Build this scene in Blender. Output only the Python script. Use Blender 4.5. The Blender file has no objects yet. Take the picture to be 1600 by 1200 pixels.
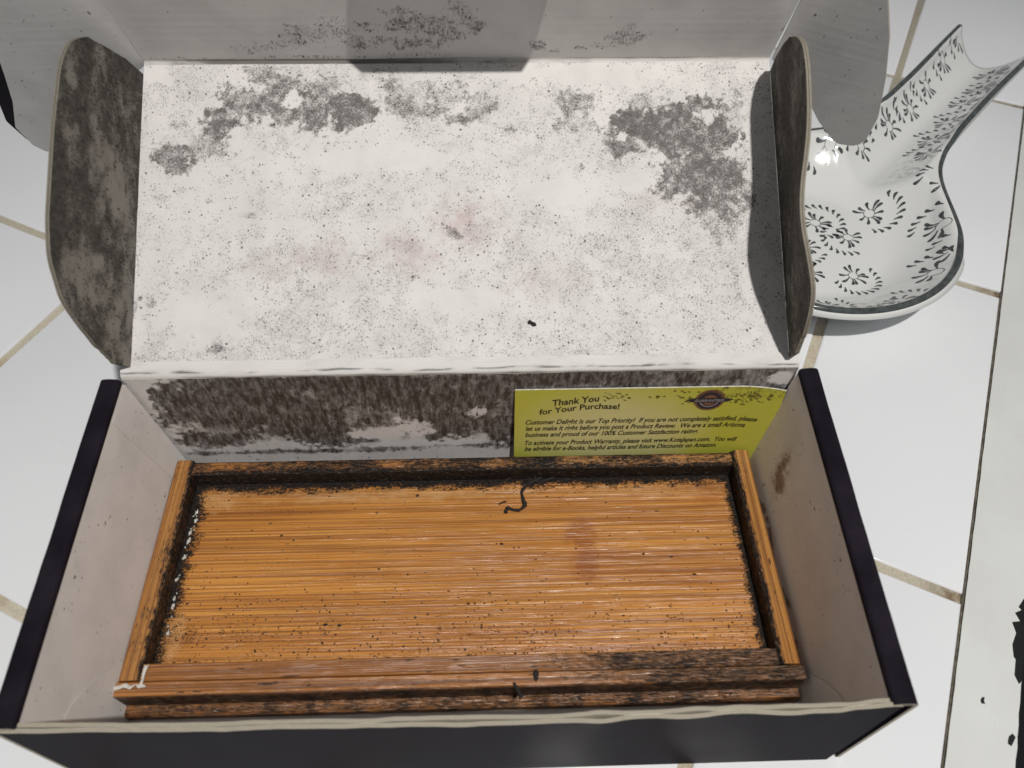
import bpy, bmesh, math, random
import numpy as np
from mathutils import Vector, Matrix
R = math.radians
scene = bpy.context.scene
coll = scene.collection

# ------------------------------------------------------------------ camera
cam_d = bpy.data.cameras.new('camera')
cam = bpy.data.objects.new('camera', cam_d)
coll.objects.link(cam)
scene.camera = cam
PITCH, YAW, ROLL = R(52.8034), R(2.467), R(1.03125)
fw = Vector((math.sin(YAW)*math.cos(PITCH), math.cos(YAW)*math.cos(PITCH), -math.sin(PITCH)))
rt = Vector((math.cos(YAW), -math.sin(YAW), 0)); up = rt.cross(fw)
r2 = rt*math.cos(ROLL)+up*math.sin(ROLL); u2 = -rt*math.sin(ROLL)+up*math.cos(ROLL)
m = Matrix((r2, u2, -fw)).transposed().to_4x4()
m.translation = Vector((0.00935247, -0.16423936, 0.26673504))
cam.matrix_world = m
cam_d.sensor_width = 36.0
cam_d.lens = 36.0*1219.53/1600.0
cam_d.clip_start = 0.01
cam_d.clip_end = 50
cam_d.dof.use_dof = True
cam_d.dof.focus_distance = 0.315
cam_d.dof.aperture_fstop = 15.0
# ------------------------------------------------------------------ light
world = bpy.data.worlds.new('World'); scene.world = world; world.use_nodes = True
bg = world.node_tree.nodes['Background']
bg.inputs['Color'].default_value = (0.95, 0.97, 1.0, 1)
bg.inputs['Strength'].default_value = 0.175
LAMP = Vector((0.155, -0.36, 0.92))
ld = bpy.data.lights.new('ceiling_lamp', 'AREA'); ld.shape = 'DISK'; ld.size = 0.022
ld.energy = 7.9; ld.color = (1.0, 0.965, 0.92)
lo = bpy.data.objects.new('ceiling_lamp', ld); coll.objects.link(lo)
lo.location = LAMP
lo.rotation_euler = (Vector((0.02, 0.0, 0.05))-LAMP).to_track_quat('-Z', 'Y').to_euler()
scene.render.engine = 'CYCLES'
vs = scene.view_settings
vs.view_transform = 'Standard'; vs.look = 'None'; vs.exposure = 0.0; vs.gamma = 1.0
try: vs.use_curve_mapping = False
except Exception: pass

# ------------------------------------------------------------------ helpers
rng = np.random.RandomState(7)
TAB = [np.random.RandomState(100+i).rand(256, 256) for i in range(8)]
def vnoise(x, y, seed=0):
    T = TAB[seed % 8]
    xi = np.floor(x).astype(int); yi = np.floor(y).astype(int)
    fx = x-xi; fy = y-yi
    fx = fx*fx*(3-2*fx); fy = fy*fy*(3-2*fy)
    g = lambda a, b: T[(a+17*seed) % 256, (b+31*seed) % 256]
    return (g(xi, yi)*(1-fx)+g(xi+1, yi)*fx)*(1-fy)+(g(xi, yi+1)*(1-fx)+g(xi+1, yi+1)*fx)*fy
def fbm(x, y, seed=0, octv=4):
    s = 0; a = .5; t = 0
    for i in range(octv):
        s = s+a*vnoise(x*2**i, y*2**i, seed+i); t += a; a *= .55
    return s/t*2-1
def sstep(a, b, x):
    t = np.clip((x-a)/(b-a), 0, 1); return t*t*(3-2*t)
def blobs(lst, u, v, seed=0, wob=.55, base=0.0, freq=1.0):
    """stain density on a surface; u, v in mm"""
    d = np.full(u.shape, base, float)
    n1 = fbm(u*.16*freq, v*.16*freq, seed, 5); n2 = fbm(u*.7*freq, v*.7*freq, seed+3, 3)
    for (cu, cv, ru, rv, s, e) in lst:
        r = np.sqrt(((u-cu)/ru)**2+((v-cv)/rv)**2)
        d = np.maximum(d, s*sstep(0, max(e, .05), 1.10-r+wob*n1*.75+.38*n2))
    return d
LID = [(-84.6, 86.2, 8.0, 6.6, 0.85, 0.25), (-85.8, 90.3, 5.5, 3.5, 0.8, 0.3), (-71.5, 93.2, 13.3, 10.0, 0.74, 0.3), (-62.7, 100.3, 17.9, 6.7, 0.66, 0.4), (-53.7, 93.1, 13.4, 9.0, 0.74, 0.25), (-39.2, 91.3, 9.4, 7.6, 0.86, 0.22), (-47.1, 100.2, 13.4, 6.0, 0.55, 0.5), (-17.9, 94.0, 15.7, 9.1, 0.58, 0.5), (-4.4, 96.3, 13.5, 8.4, 0.5, 0.5), (5.7, 92.6, 7.2, 5.7, 0.6, 0.3), (-1.1, 87.9, 6.7, 2.8, 0.72, 0.4), (-12.3, 91.6, 7.9, 5.9, 0.62, 0.5), (-26.9, 103.7, 13.5, 3.6, 0.45, 0.6), (-100.5, 75.4, 8.1, 5.8, 0.72, 0.18), (-87.7, 79.9, 8.4, 5.6, 0.64, 0.25), (-83.2, 75.7, 4.4, 2.3, 0.55, 0.4), (-95.7, 86.3, 9.9, 3.3, 0.5, 0.6), (-67.3, 106.8, 24.6, 2.4, 0.5, 0.6), (17.3, 83.1, 4.5, 2.1, 0.66, 0.5), (40.8, 93.6, 8.2, 5.3, 0.62, 0.35), (40.1, 86.9, 8.6, 6.2, 0.55, 0.4), (46.2, 85.2, 3.4, 4.3, 0.62, 0.5), (33.8, 85.3, 3.2, 3.3, 0.5, 0.5), (63.6, 93.9, 6.8, 3.4, 0.55, 0.5), (59.9, 88.7, 2.3, 2.9, 0.7, 0.4), (63.2, 85.0, 11.8, 5.7, 0.9, 0.25), (57.3, 78.0, 7.9, 6.2, 0.74, 0.3), (84.1, 92.8, 12.6, 4.8, 0.8, 0.3), (76.7, 81.4, 15.9, 10.0, 0.84, 0.25), (88.0, 80.1, 10.2, 10.7, 0.84, 0.25), (81.7, 68.3, 15.8, 9.4, 0.82, 0.25), (89.2, 60.1, 12.4, 10.5, 0.74, 0.3), (75.8, 63.7, 9.0, 5.8, 0.72, 0.3), (93.0, 68.2, 6.3, 5.9, 0.86, 0.3), (93.0, 48.4, 7.9, 10.4, 0.52, 0.5), (85.3, 50.8, 6.7, 6.9, 0.5, 0.5), (97.7, 90.8, 4.1, 9.6, 0.5, 0.5), (52.5, 70.9, 7.9, 3.3, 0.45, 0.7), (41.2, 69.4, 2.7, 1.9, 0.5, 0.6), (69.5, 48.7, 4.9, 3.2, 0.5, 0.6), (77.0, 40.6, 3.1, 4.1, 0.56, 0.6), (87.7, 32.4, 13.3, 9.1, 0.3, 0.9), (82.4, 16.7, 17.6, 10.1, 0.3, 0.9), (93.1, 9.9, 8.8, 6.7, 0.36, 0.9), (-110.5, 20.6, 3.0, 5.7, 0.72, 0.5), (-105.2, 22.7, 2.6, 2.7, 0.5, 0.6), (-103.4, 4.1, 9.5, 2.6, 0.42, 0.7), (-82.3, 7.0, 5.5, 2.6, 0.6, 0.5), (-84.4, 4.9, 12.7, 2.2, 0.42, 0.7), (-58.9, 5.6, 21.4, 3.1, 0.4, 0.8), (-25.7, 2.2, 3.4, 1.3, 0.7, 0.6), (-35.3, 7.4, 17.2, 4.4, 0.32, 0.8), (2.9, 49.4, 10.6, 8.7, 0.46, 0.8), (-2.6, 46.1, 2.6, 3.6, 0.6, 0.6), (-46.4, 37.5, 12.0, 6.3, 0.42, 0.9), (-18.0, 41.7, 10.5, 6.3, 0.42, 0.9), (-29.0, 31.7, 23.9, 11.2, 0.3, 1), (12.7, 37.9, 13.2, 11.3, 0.28, 1), (-57.0, 32.7, 1.7, 1.8, 0.8, 1.4), (-41.6, 13.9, 1.5, 2.0, 0.85, 1.5), (-91.6, 30.3, 15.0, 8.9, 0.36, 1), (-96.4, 43.8, 15.1, 11.3, 0.36, 1), (-103.5, 59.8, 9.8, 10.3, 0.4, 1), (-72.8, 53.7, 4.8, 2.3, 0.46, 0.6), (-87.1, 58.4, 3.1, 2.7, 0.5, 0.6), (-63.6, 32.1, 8.6, 4.5, 0.34, 0.9), (-62.0, 59.3, 43.8, 13.8, 0.25, 1), (39.6, 53.6, 33.4, 20.8, 0.24, 1), (60.5, 19.3, 28.6, 15.7, 0.26, 1), (-5.1, 15.8, 43.4, 13.3, 0.25, 1), (53.0, 53.5, 4.5, 1.8, 0.45, 0.6), (40.2, 73.4, 13.5, 2.8, 0.3, 0.8), (104.5, 52.9, 5.6, 46.5, 0.4, 0.9), (94.0, 25.6, 10.0, 24.9, 0.44, 1), (86.4, 50.8, 17.9, 18.5, 0.46, 1), (73.8, 21.3, 15.4, 13.5, 0.4, 1), (38.1, 4.1, 10.9, 1.8, 0.45, 0.8), (12.0, 2.3, 13.0, 1.3, 0.35, 0.8), (-112.2, 62.1, 2.2, 45.9, 0.42, 0.9)]
LIDCLEAN = [(-89.1, 18.1, 16.0, 8.4, 0.9, 0.4), (87.2, 87.7, 2.1, 3.4, 0.7, 0.5), (-58.6, 95.0, 3.3, 3.1, 0.5, 0.6), (48.0, 104.4, 29.7, 4.4, 0.6, 0.7), (-106.3, 104.6, 7.8, 4.3, 0.5, 0.7), (33.1, 60.6, 13.4, 7.0, 0.3, 0.8), (-35.7, 72.9, 33.2, 5.1, 0.35, 0.8), (56.2, 80.4, 1.6, 1.7, 0.7, 0.5), (77.3, 95.7, 3.2, 2.9, 0.6, 0.4), (-48.1, 3.2, 4.3, 2.2, 0.5, 0.6), (-5.0, 23.5, 23.9, 6.7, 0.3, 0.9), (62.3, 63.8, 9.0, 4.7, 0.4, 0.6)]
LIDPINK = [(2.9, 48.3, 16.5, 11.4, 0.8, 1), (-46.4, 37.5, 15.2, 7.9, 0.75, 1), (-18.0, 39.4, 15.3, 9.0, 0.7, 1), (27.8, 28.7, 17.6, 9.0, 0.35, 1), (66.6, 58.0, 9.0, 5.8, 0.4, 1), (77.7, 55.5, 4.5, 2.8, 0.5, 1), (-63.7, 34.4, 13.0, 6.7, 0.4, 1)]
FLAP = [(-51.1, 12.4, 15.0, 7.2, 0.62, 0.7), (-62.8, 8.6, 13.0, 4.1, 0.5, 0.8), (-70.1, 6.0, 13.1, 3.5, 0.4, 0.8), (-41.6, 16.4, 8.5, 7.9, 0.55, 0.8), (-48.9, 2.4, 26.7, 1.8, 0.55, 0.8), (-11.7, 17.8, 19.1, 9.3, 0.68, 0.6), (-19.7, 22.4, 8.3, 7.5, 0.6, 0.8), (1.3, 23.8, 8.3, 8.9, 0.55, 0.8), (-14.6, 9.9, 20.7, 5.9, 0.66, 0.6), (-13.1, 3.2, 24.6, 2.8, 0.4, 0.8), (5.2, 16.1, 3.4, 5.0, 0.66, 0.6), (57.9, 16.7, 4.8, 5.1, 0.55, 0.7), (58.8, 11.6, 8.4, 4.6, 0.6, 0.5), (27.2, 7.9, 4.0, 3.3, 0.75, 0.5), (41.7, 6.5, 3.6, 1.7, 0.65, 0.6), (50.5, 7.7, 8.9, 2.0, 0.45, 0.8), (31.8, 4.5, 4.5, 1.4, 0.6, 0.7), (-34.5, 8.4, 3.9, 6.0, 0.66, 0.6), (-93.7, 1.4, 26.5, 1.5, 0.5, 0.8)]
WALL = [(-44.8, 54.2, 64.8, 5.9, 1.0, 0.4), (-95.3, 44.4, 19.7, 15.9, 0.9, 0.5), (-69.8, 39.8, 20.1, 18.1, 1.02, 0.4), (-54.1, 27.1, 16.3, 15.0, 1.0, 0.3), (-90.6, 21.9, 25.7, 8.1, 0.8, 0.6), (-28.3, 46.3, 20.0, 10.7, 0.95, 0.4), (-1.6, 45.6, 22.4, 11.4, 1.0, 0.4), (-6.9, 29.8, 16.4, 11.7, 0.95, 0.4), (11.9, 25.0, 7.2, 12.8, 1.0, 0.4), (-41.3, 18.1, 10.8, 4.5, 0.8, 0.4), (2.1, 14.4, 22.0, 2.7, 0.6, 0.6), (-32.3, 13.3, 29.2, 2.3, 0.6, 0.6), (38.3, 54.8, 44.1, 5.8, 0.9, 0.5), (82.6, 54.4, 24.6, 5.2, 0.7, 0.6), (-61.7, 12.0, 60.6, 2.3, 0.7, 0.6), (-107.6, 40.9, 6.2, 16.4, 0.5, 0.8)]
WALLCLEAN = [(-20.0, 26.9, 10.6, 6.8, 0.85, 0.8), (-31.0, 23.8, 14.2, 5.2, 0.85, 0.8), (3.8, 36.4, 4.2, 4.0, 0.6, 0.5), (-111.2, 52.3, 3.0, 15.4, 0.9, 0.6), (110.7, 53.6, 5.6, 5.4, 0.9, 0.6), (-22.2, 16.1, 36.3, 1.8, 0.5, 0.4), (-113.8, 16.0, 9.5, 4.7, 0.6, 0.6), (-48.4, 33.2, 4.1, 3.3, 0.25, 0.6)]
BOARD = [(-2.9, -17.9, 105.9, 3.3, 1.05, 1.0), (-74.8, -17.1, 31.1, 4.1, 0.95, 1.0), (-38.7, -19.8, 4.8, 5.4, 0.95, 1.0), (-23.2, -20.2, 3.3, 4.3, 0.8, 1.0), (1.9, -19.4, 14.4, 4.4, 0.95, 1.0), (33.2, -20.1, 21.7, 3.8, 0.9, 1.0), (-95.8, -18.5, 7.1, 7.2, 0.95, 1.1), (-95.7, -32.9, 6.0, 15.6, 0.98, 1.0), (-96.6, -47.7, 5.6, 12.2, 0.9, 1.1), (-97.9, -61.5, 5.6, 13.8, 0.72, 0.8), (-98.7, -74.6, 5.5, 8.7, 0.9, 1.2), (-98.7, -80.8, 6.2, 3.0, 1.05, 1.1), (98.3, -45.0, 3.7, 27.7, 0.98, 1.0), (97.8, -68.6, 3.1, 18.2, 0.95, 1.0), (97.1, -81.6, 3.4, 4.3, 1.0, 1.0), (97.5, -19.4, 7.3, 3.9, 0.9, 1.1), (-56.2, -82.5, 41.4, 1.4, 0.66, 1.2), (-18.9, -82.8, 37.5, 1.2, 0.72, 1.2), (35.5, -82.5, 37.8, 1.7, 0.74, 1.2), (75.6, -82.3, 21.1, 2.3, 0.8, 1.1), (91.4, -83.1, 8.5, 2.1, 0.85, 1.1), (-75.7, -65.4, 12.9, 4.0, 0.4, 1), (-45.3, -68.4, 8.6, 4.9, 0.5, 0.9), (-84.5, -58.5, 4.4, 2.3, 0.52, 0.8), (-48.3, -70.5, 3.8, 2.2, 0.6, 0.8), (-28.0, -71.0, 8.5, 1.7, 0.45, 0.9), (-79.6, -67.5, 2.1, 2.2, 0.6, 0.8), (34.1, -72.5, 8.6, 2.6, 0.45, 0.9), (58.2, -69.8, 26.0, 3.5, 0.36, 1), (71.4, -69.0, 4.4, 2.2, 0.52, 0.8), (50.5, -60.6, 4.4, 1.8, 0.45, 0.8), (14.7, -75.3, 63.9, 3.0, 0.34, 1), (-6.7, -66.0, 13.0, 1.8, 0.42, 0.9), (-91.7, -70.5, 6.4, 6.6, 0.6, 0.9), (-73.4, -25.7, 23.5, 3.7, 0.4, 1), (28.1, -25.4, 47.6, 3.2, 0.3, 1)]
BOARDCLEAN = [(-7.1, -47.4, 74.6, 14.5, 0.25, 0.8)]
KNOT = [(40.3, -36.1, 7.0, 7.2, 0.8, 0.8), (42.2, -48.6, 5.9, 7.8, 0.9, 0.8), (42.1, -42.5, 5.5, 12.4, 0.7, 0.8), (49.8, -46.4, 11.4, 7.4, 0.35, 0.9), (89.9, -21.4, 9.7, 6.9, 0.4, 0.9)]
PALE = [(-92.0, -20.0, 14.2, 6.0, 0.9, 0.9), (-31.6, -20.0, 71.6, 3.8, 0.8, 0.9), (64.5, -20.8, 38.6, 3.3, 0.7, 0.9), (-64.5, -82.1, 31.1, 1.7, 0.8, 0.9), (-6.4, -82.1, 104.4, 1.7, 0.6, 0.9), (-97.5, -72.5, 4.2, 13.2, 0.6, 0.9)]
MOTIFS = [(0.0148, 0.005, 0.0051, 150, 230), (0.038, -0.012, 0.0049, 100, 150), (0.0161, -0.0122, 0.0047, 330, 170), (-0.0065, -0.0269, 0.0045, 60, 200), (-0.0184, -0.0104, 0.0046, 300, 170), (-0.0039, -0.0001, 0.0044, 0, 200), (0.0548, 0.0245, 0.0054, 270, 200), (0.0711, 0.0139, 0.0051, 250, 200), (0.059, -0.0339, 0.0054, 180, 220), (0.0356, -0.0454, 0.0049, 190, 210), (0.0062, -0.056, 0.0053, 170, 150), (0.1004, 0.0113, 0.0049, 250, 190), (0.1237, 0.0101, 0.0046, 280, 190), (0.1478, 0.0125, 0.0048, 300, 190), (0.1749, 0.0158, 0.0049, 300, 190), (0.1991, 0.0185, 0.0047, 300, 190), (0.1914, -0.01, 0.0049, 120, 190), (0.1676, -0.0112, 0.0048, 120, 190), (0.1486, -0.0095, 0.0047, 120, 190), (0.1253, -0.0109, 0.0046, 140, 190), (0.1037, -0.0115, 0.0048, 150, 190), (0.086, -0.0163, 0.0047, 170, 190), (-0.0204, -0.0518, 0.0042, 150, 120), (0.0199, -0.057, 0.0044, 180, 150), (-0.0372, -0.0282, 0.004, 120, 120), (-0.0321, -0.047, 0.0036, 110, 110), (0.0652, 0.0078, 0.002, 0, 0)]
THREAD_A = [(0.0282, -0.0133, 0.0085), (0.0232, -0.0163, 0.0085), (0.0202, -0.0198, 0.0085), (0.0205, -0.0239, 0.0085), (0.0202, -0.0265, 0.0085), (0.0175, -0.0275, 0.0085), (0.0152, -0.0267, 0.0085), (0.014, -0.0269, 0.0085), (0.0137, -0.0285, 0.0085)]
THREAD_B = [(0.0246, -0.0127, 0.0085), (0.0268, -0.0164, 0.0085), (0.0291, -0.015, 0.0085), (0.0326, -0.014, 0.0085)]
THREAD_C = [(0.016, -0.0136, 0.0085), (0.0123, -0.0158, 0.0085), (0.0072, -0.0173, 0.0085)]
THREAD_D = [(0.0112, -0.0247, 0.0085), (0.0126, -0.024, 0.0085), (0.0141, -0.0235, 0.0085)]
FLECK = [(0.022, 0.0128, 0.0681), (0.0231, 0.0124, 0.0679), (0.0248, 0.0116, 0.0674)]
CRUMB = [(0.0217, -0.0893, 0.0165)]
SPLINTER = [(0.0148, -0.0917, 0.0165), (0.0157, -0.0936, 0.0165), (0.017, -0.096, 0.0165)]
GLUE = [(-0.0987, -0.0251, 0.0085), (-0.0986, -0.029, 0.0085), (-0.0989, -0.0341, 0.0085), (-0.0991, -0.0384, 0.0085), (-0.0991, -0.0416, 0.0085), (-0.0998, -0.0512, 0.0085), (-0.0993, -0.0581, 0.0085), (-0.0994, -0.0626, 0.0085), (-0.0991, -0.0692, 0.0085)]
GLUE_CORNER = [(-0.1073, -0.0899, 0.0165), (-0.1055, -0.0894, 0.0165), (-0.1031, -0.0896, 0.0165), (-0.1009, -0.0895, 0.0165), (-0.1005, -0.0879, 0.0165), (-0.1006, -0.086, 0.0165), (-0.1005, -0.084, 0.0165)]

class NT:
    """tiny node-tree builder"""
    def __init__(s, name):
        s.m = bpy.data.materials.new(name); s.m.use_nodes = True
        s.t = s.m.node_tree; s.n = s.t.nodes; s.b = s.n['Principled BSDF']
    def new(s, typ, **kw):
        n = s.n.new(typ)
        for k, v in kw.items(): setattr(n, k, v)
        return n
    def link(s, a, b): s.t.links.new(a, b)
    def put(s, sock, v):
        if hasattr(v, 'default_value') or hasattr(v, 'is_linked'): s.link(v, sock)
        else:
            if isinstance(v, (tuple, list)) and len(v) == 3 and sock.type == 'RGBA': v = (*v, 1)
            sock.default_value = v
    def attr(s, name, vec=False):
        n = s.new('ShaderNodeAttribute', attribute_name=name)
        return n.outputs['Vector' if vec else 'Fac']
    def obj(s): return s.new('ShaderNodeTexCoord').outputs['Object']
    def scale(s, vec, sc, rot=(0, 0, 0), loc=(0, 0, 0)):
        n = s.new('ShaderNodeMapping'); s.link(vec, n.inputs['Vector'])
        n.inputs['Scale'].default_value = sc; n.inputs['Rotation'].default_value = rot; n.inputs['Location'].default_value = loc
        return n.outputs[0]
    def noise(s, vec, scale, detail=3, rough=.6, dist=0.0):
        n = s.new('ShaderNodeTexNoise'); s.link(vec, n.inputs['Vector'])
        n.inputs['Scale'].default_value = scale; n.inputs['Detail'].default_value = detail
        n.inputs['Roughness'].default_value = rough; n.inputs['Distortion'].default_value = dist
        return n.outputs['Fac']
    def voro(s, vec, scale, out='Distance', rand=1.0):
        n = s.new('ShaderNodeTexVoronoi'); s.link(vec, n.inputs['Vector'])
        n.inputs['Scale'].default_value = scale; n.inputs['Randomness'].default_value = rand
        return n.outputs[out]
    def math(s, op, a, b=0.0, c=0.0, clamp=False):
        n = s.new('ShaderNodeMath', operation=op, use_clamp=clamp)
        for i, v in enumerate((a, b, c)): s.put(n.inputs[i], v)
        return n.outputs[0]
    def rng(s, v, a, b, c=0.0, d=1.0, smooth=True):
        n = s.new('ShaderNodeMapRange'); n.interpolation_type = 'SMOOTHSTEP' if smooth else 'LINEAR'
        s.put(n.inputs[0], v)
        for i, q in enumerate((a, b, c, d)): s.put(n.inputs[i+1], q)
        return n.outputs[0]
    def mix(s, f, a, b):
        n = s.new('ShaderNodeMix', data_type='RGBA')
        s.put(n.inputs[0], f); s.put(n.inputs[6], a); s.put(n.inputs[7], b)
        return n.outputs[2]
    def bump(s, h, strength=.3, dist=.0005, prev=None):
        n = s.new('ShaderNodeBump'); s.put(n.inputs['Height'], h)
        n.inputs['Strength'].default_value = strength; n.inputs['Distance'].default_value = dist
        if prev is not None: s.link(prev, n.inputs['Normal'])
        return n.outputs[0]
    def fin(s, col=None, rough=None, normal=None, **kw):
        if col is not None: s.put(s.b.inputs['Base Color'], col)
        if rough is not None: s.put(s.b.inputs['Roughness'], rough)
        if normal is not None: s.put(s.b.inputs['Normal'], normal)
        for k, v in kw.items(): s.put(s.b.inputs[k.replace('_', ' ')], v)
        return s.m

def dots(k, q, mold, scale, amount, r0=.16, r1=.30):
    """round colonies: each cell holds a dot with a chance that follows the density"""
    v = k.new('ShaderNodeTexVoronoi'); k.link(q, v.inputs['Vector']); v.inputs['Scale'].default_value = scale
    sp_ = k.new('ShaderNodeSeparateColor'); k.link(v.outputs['Color'], sp_.inputs[0])
    on = k.math('LESS_THAN', sp_.outputs[0], k.math('MULTIPLY', k.math('MULTIPLY', mold, mold), amount))
    size = k.math('ADD', k.math('MULTIPLY', sp_.outputs[1], r1), r0)
    d = k.math('DIVIDE', v.outputs['Distance'], size)
    return k.math('MULTIPLY', k.math('MULTIPLY', k.rng(d, 1.0, .55), on), k.math('ADD', k.math('MULTIPLY', sp_.outputs[2], .5), .5))
def warp(k, p, scale, amt):
    n = k.new('ShaderNodeTexNoise'); k.link(p, n.inputs['Vector']); n.inputs['Scale'].default_value = scale; n.inputs['Detail'].default_value = 2
    a = k.new('ShaderNodeVectorMath', operation='SUBTRACT'); k.link(n.outputs['Color'], a.inputs[0]); a.inputs[1].default_value = (.5, .5, .5)
    b = k.new('ShaderNodeVectorMath', operation='SCALE'); k.link(a.outputs[0], b.inputs[0]); b.inputs['Scale'].default_value = amt
    c = k.new('ShaderNodeVectorMath', operation='ADD'); k.link(p, c.inputs[0]); k.link(b.outputs[0], c.inputs[1])
    return c.outputs[0]
def mould_factor(k, p, fine=1500, stretch=(1, 1, 1), gain=1.0, soft=.5):
    mold = k.attr('mold')
    q = warp(k, k.scale(p, stretch), 900, .0009)
    n = k.rng(k.noise(q, fine, 4, .8), .28, .72, 0, 1, False)
    clus = k.rng(k.noise(p, 260, 3, .65), .36, .66, .45, 1.45)
    f = k.rng(k.math('ADD', k.math('MULTIPLY', mold, gain), k.math('MULTIPLY', k.math('SUBTRACT', n, .5), 1.25)), .46, .46+soft)
    mc = k.math('MULTIPLY', mold, clus)
    d1 = dots(k, q, mc, fine*.62, 1.7, .16, .34); d2 = dots(k, q, mc, fine*1.15, 2.2, .2, .34)
    f = k.math('MULTIPLY', f, .86)
    return k.math('MAXIMUM', f, k.math('MAXIMUM', d1, d2)), mold

def paper_material(name, base, mould_a, mould_b, fine=1500, stretch=(1, 1, 1), strength=.9, flute=0.0, gain=1.0, soft=.5, flute_axis=1, filmk=.30, film_col=None, film0=.42):
    k = NT(name); p = k.attr('uvw', True)
    f, mold = mould_factor(k, p, fine, stretch, gain, soft)
    tone = k.noise(p, 60, 4, .6)
    fib = k.noise(k.scale(p, (1, 1, 1)), 2600, 2, .6)
    b2 = tuple(c*.90 for c in base)
    col = k.mix(k.rng(tone, .35, .7), base, b2)
    pink = k.attr('pink')
    pk = k.math('MULTIPLY', pink, k.rng(k.noise(p, 150, 4, .7), .3, .7, .25, .9))
    col = k.mix(pk, col, (.50, .385, .385))
    # a faint film of grey where growth is dense
    film = k.math('MULTIPLY', k.math('MULTIPLY', k.rng(mold, film0, .95), filmk), k.rng(k.noise(k.scale(p, stretch), 500, 4, .7), .25, .7, .6, 1.15))
    col = k.mix(film, col, film_col or mould_b)
    mcol = k.mix(k.rng(k.noise(p, 420, 3, .6), .3, .7), mould_a, mould_b)
    col = k.mix(k.math('MULTIPLY', f, strength), col, mcol)
    h = k.math('ADD', k.math('MULTIPLY', fib, .25), k.math('MULTIPLY', f, .8))
    nrm = k.bump(h, .35, .0003)
    if flute:
        sx = k.scale(p, (0, 1, 0) if flute_axis else (1, 0, 0))
        w = k.noise(sx, 420, 1, .4)
        nrm = k.bump(w, flute, .0006, nrm)
    return k.fin(col, .82, nrm, Specular_IOR_Level=.25)

def plain_mould_free(name, base, rough=.8): 
    k = NT(name); p = k.obj()
    col = k.mix(k.rng(k.noise(p, 40, 4, .6), .3, .7), base, tuple(c*.85 for c in base))
    return k.fin(col, rough, k.bump(k.noise(p, 1500, 2), .2, .0003))

M = {}
M['lid'] = paper_material('lid_paper', (.72, .70, .685), (.022, .021, .019), (.080, .078, .070), 1500, gain=1.20, soft=.70, filmk=.50, film_col=(.19, .186, .176), film0=.30)
M['flap'] = paper_material('flap_paper', (.66, .64, .62), (.045, .042, .038), (.12, .113, .10), 1200, (1, .5, 1), flute=.10)
M['wall'] = paper_material('wall_paper', (.66, .645, .64), (.022, .016, .013), (.085, .066, .056), 1300, (1, .28, 1), strength=.88, gain=.95, soft=1.35, filmk=.94, film_col=(.060, .045, .038), film0=.08)
M['dust'] = paper_material('dust_flap_paper', (.21, .195, .17), (.011, .0095, .008), (.050, .044, .037), 1100, (.7, 1, 1), strength=.94, gain=1.15, soft=.8, filmk=.5, film0=.3)
M['inner'] = paper_material('inner_paper', (.78, .745, .72), (.09, .045, .018), (.27, .155, .075), 900, strength=.85, filmk=.6, film0=.2)

def black_print():
    k = NT('black_printed_board'); p = k.obj()
    n = k.noise(p, 55, 4, .6); fine = k.noise(p, 1700, 3, .6)
    col = k.mix(k.rng(n, .3, .75), (.0105, .0085, .0125), (.020, .017, .023))
    scuff = k.rng(k.noise(k.scale(p, (1, 2.2, .6)), 160, 6, .75), .66, .74)
    col = k.mix(k.math('MULTIPLY', scuff, .16), col, (.10, .095, .10))
    return k.fin(col, k.rng(n, .3, .7, .54, .60), k.bump(fine, .12, .0002), Specular_IOR_Level=.5, IOR=1.09)
M['black'] = black_print()

def kraft_edge():
    k = NT('corrugated_edge'); p = k.attr('uvw', True)
    sep = k.new('ShaderNodeSeparateXYZ'); k.link(p, sep.inputs[0])
    n = sep.outputs['Z']      # 0..1 through the thickness
    core = k.rng(k.math('ABSOLUTE', k.math('SUBTRACT', n, .5)), .05, .15)
    wav = k.noise(p, 500, 2, .5); gr = k.noise(p, 1500, 4, .7)
    dark = k.mix(k.rng(wav, .4, .6), (.12, .095, .065), (.42, .36, .27))
    lite = k.mix(k.rng(gr, .3, .7), (.76, .70, .57), (.50, .45, .36))
    col = k.mix(core, dark, lite)
    mold = k.attr('mold')
    f = k.rng(k.math('SUBTRACT', k.math('ADD', mold, k.rng(k.noise(p, 420, 5, .75), .3, .7, 0, 1, False)), 1.0), 0, .5)
    col = k.mix(k.math('MULTIPLY', f, .85), col, (.05, .044, .036))
    return k.fin(col, .9, k.bump(k.math('ADD', gr, wav), .6, .0006))
M['edge'] = kraft_edge()

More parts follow.
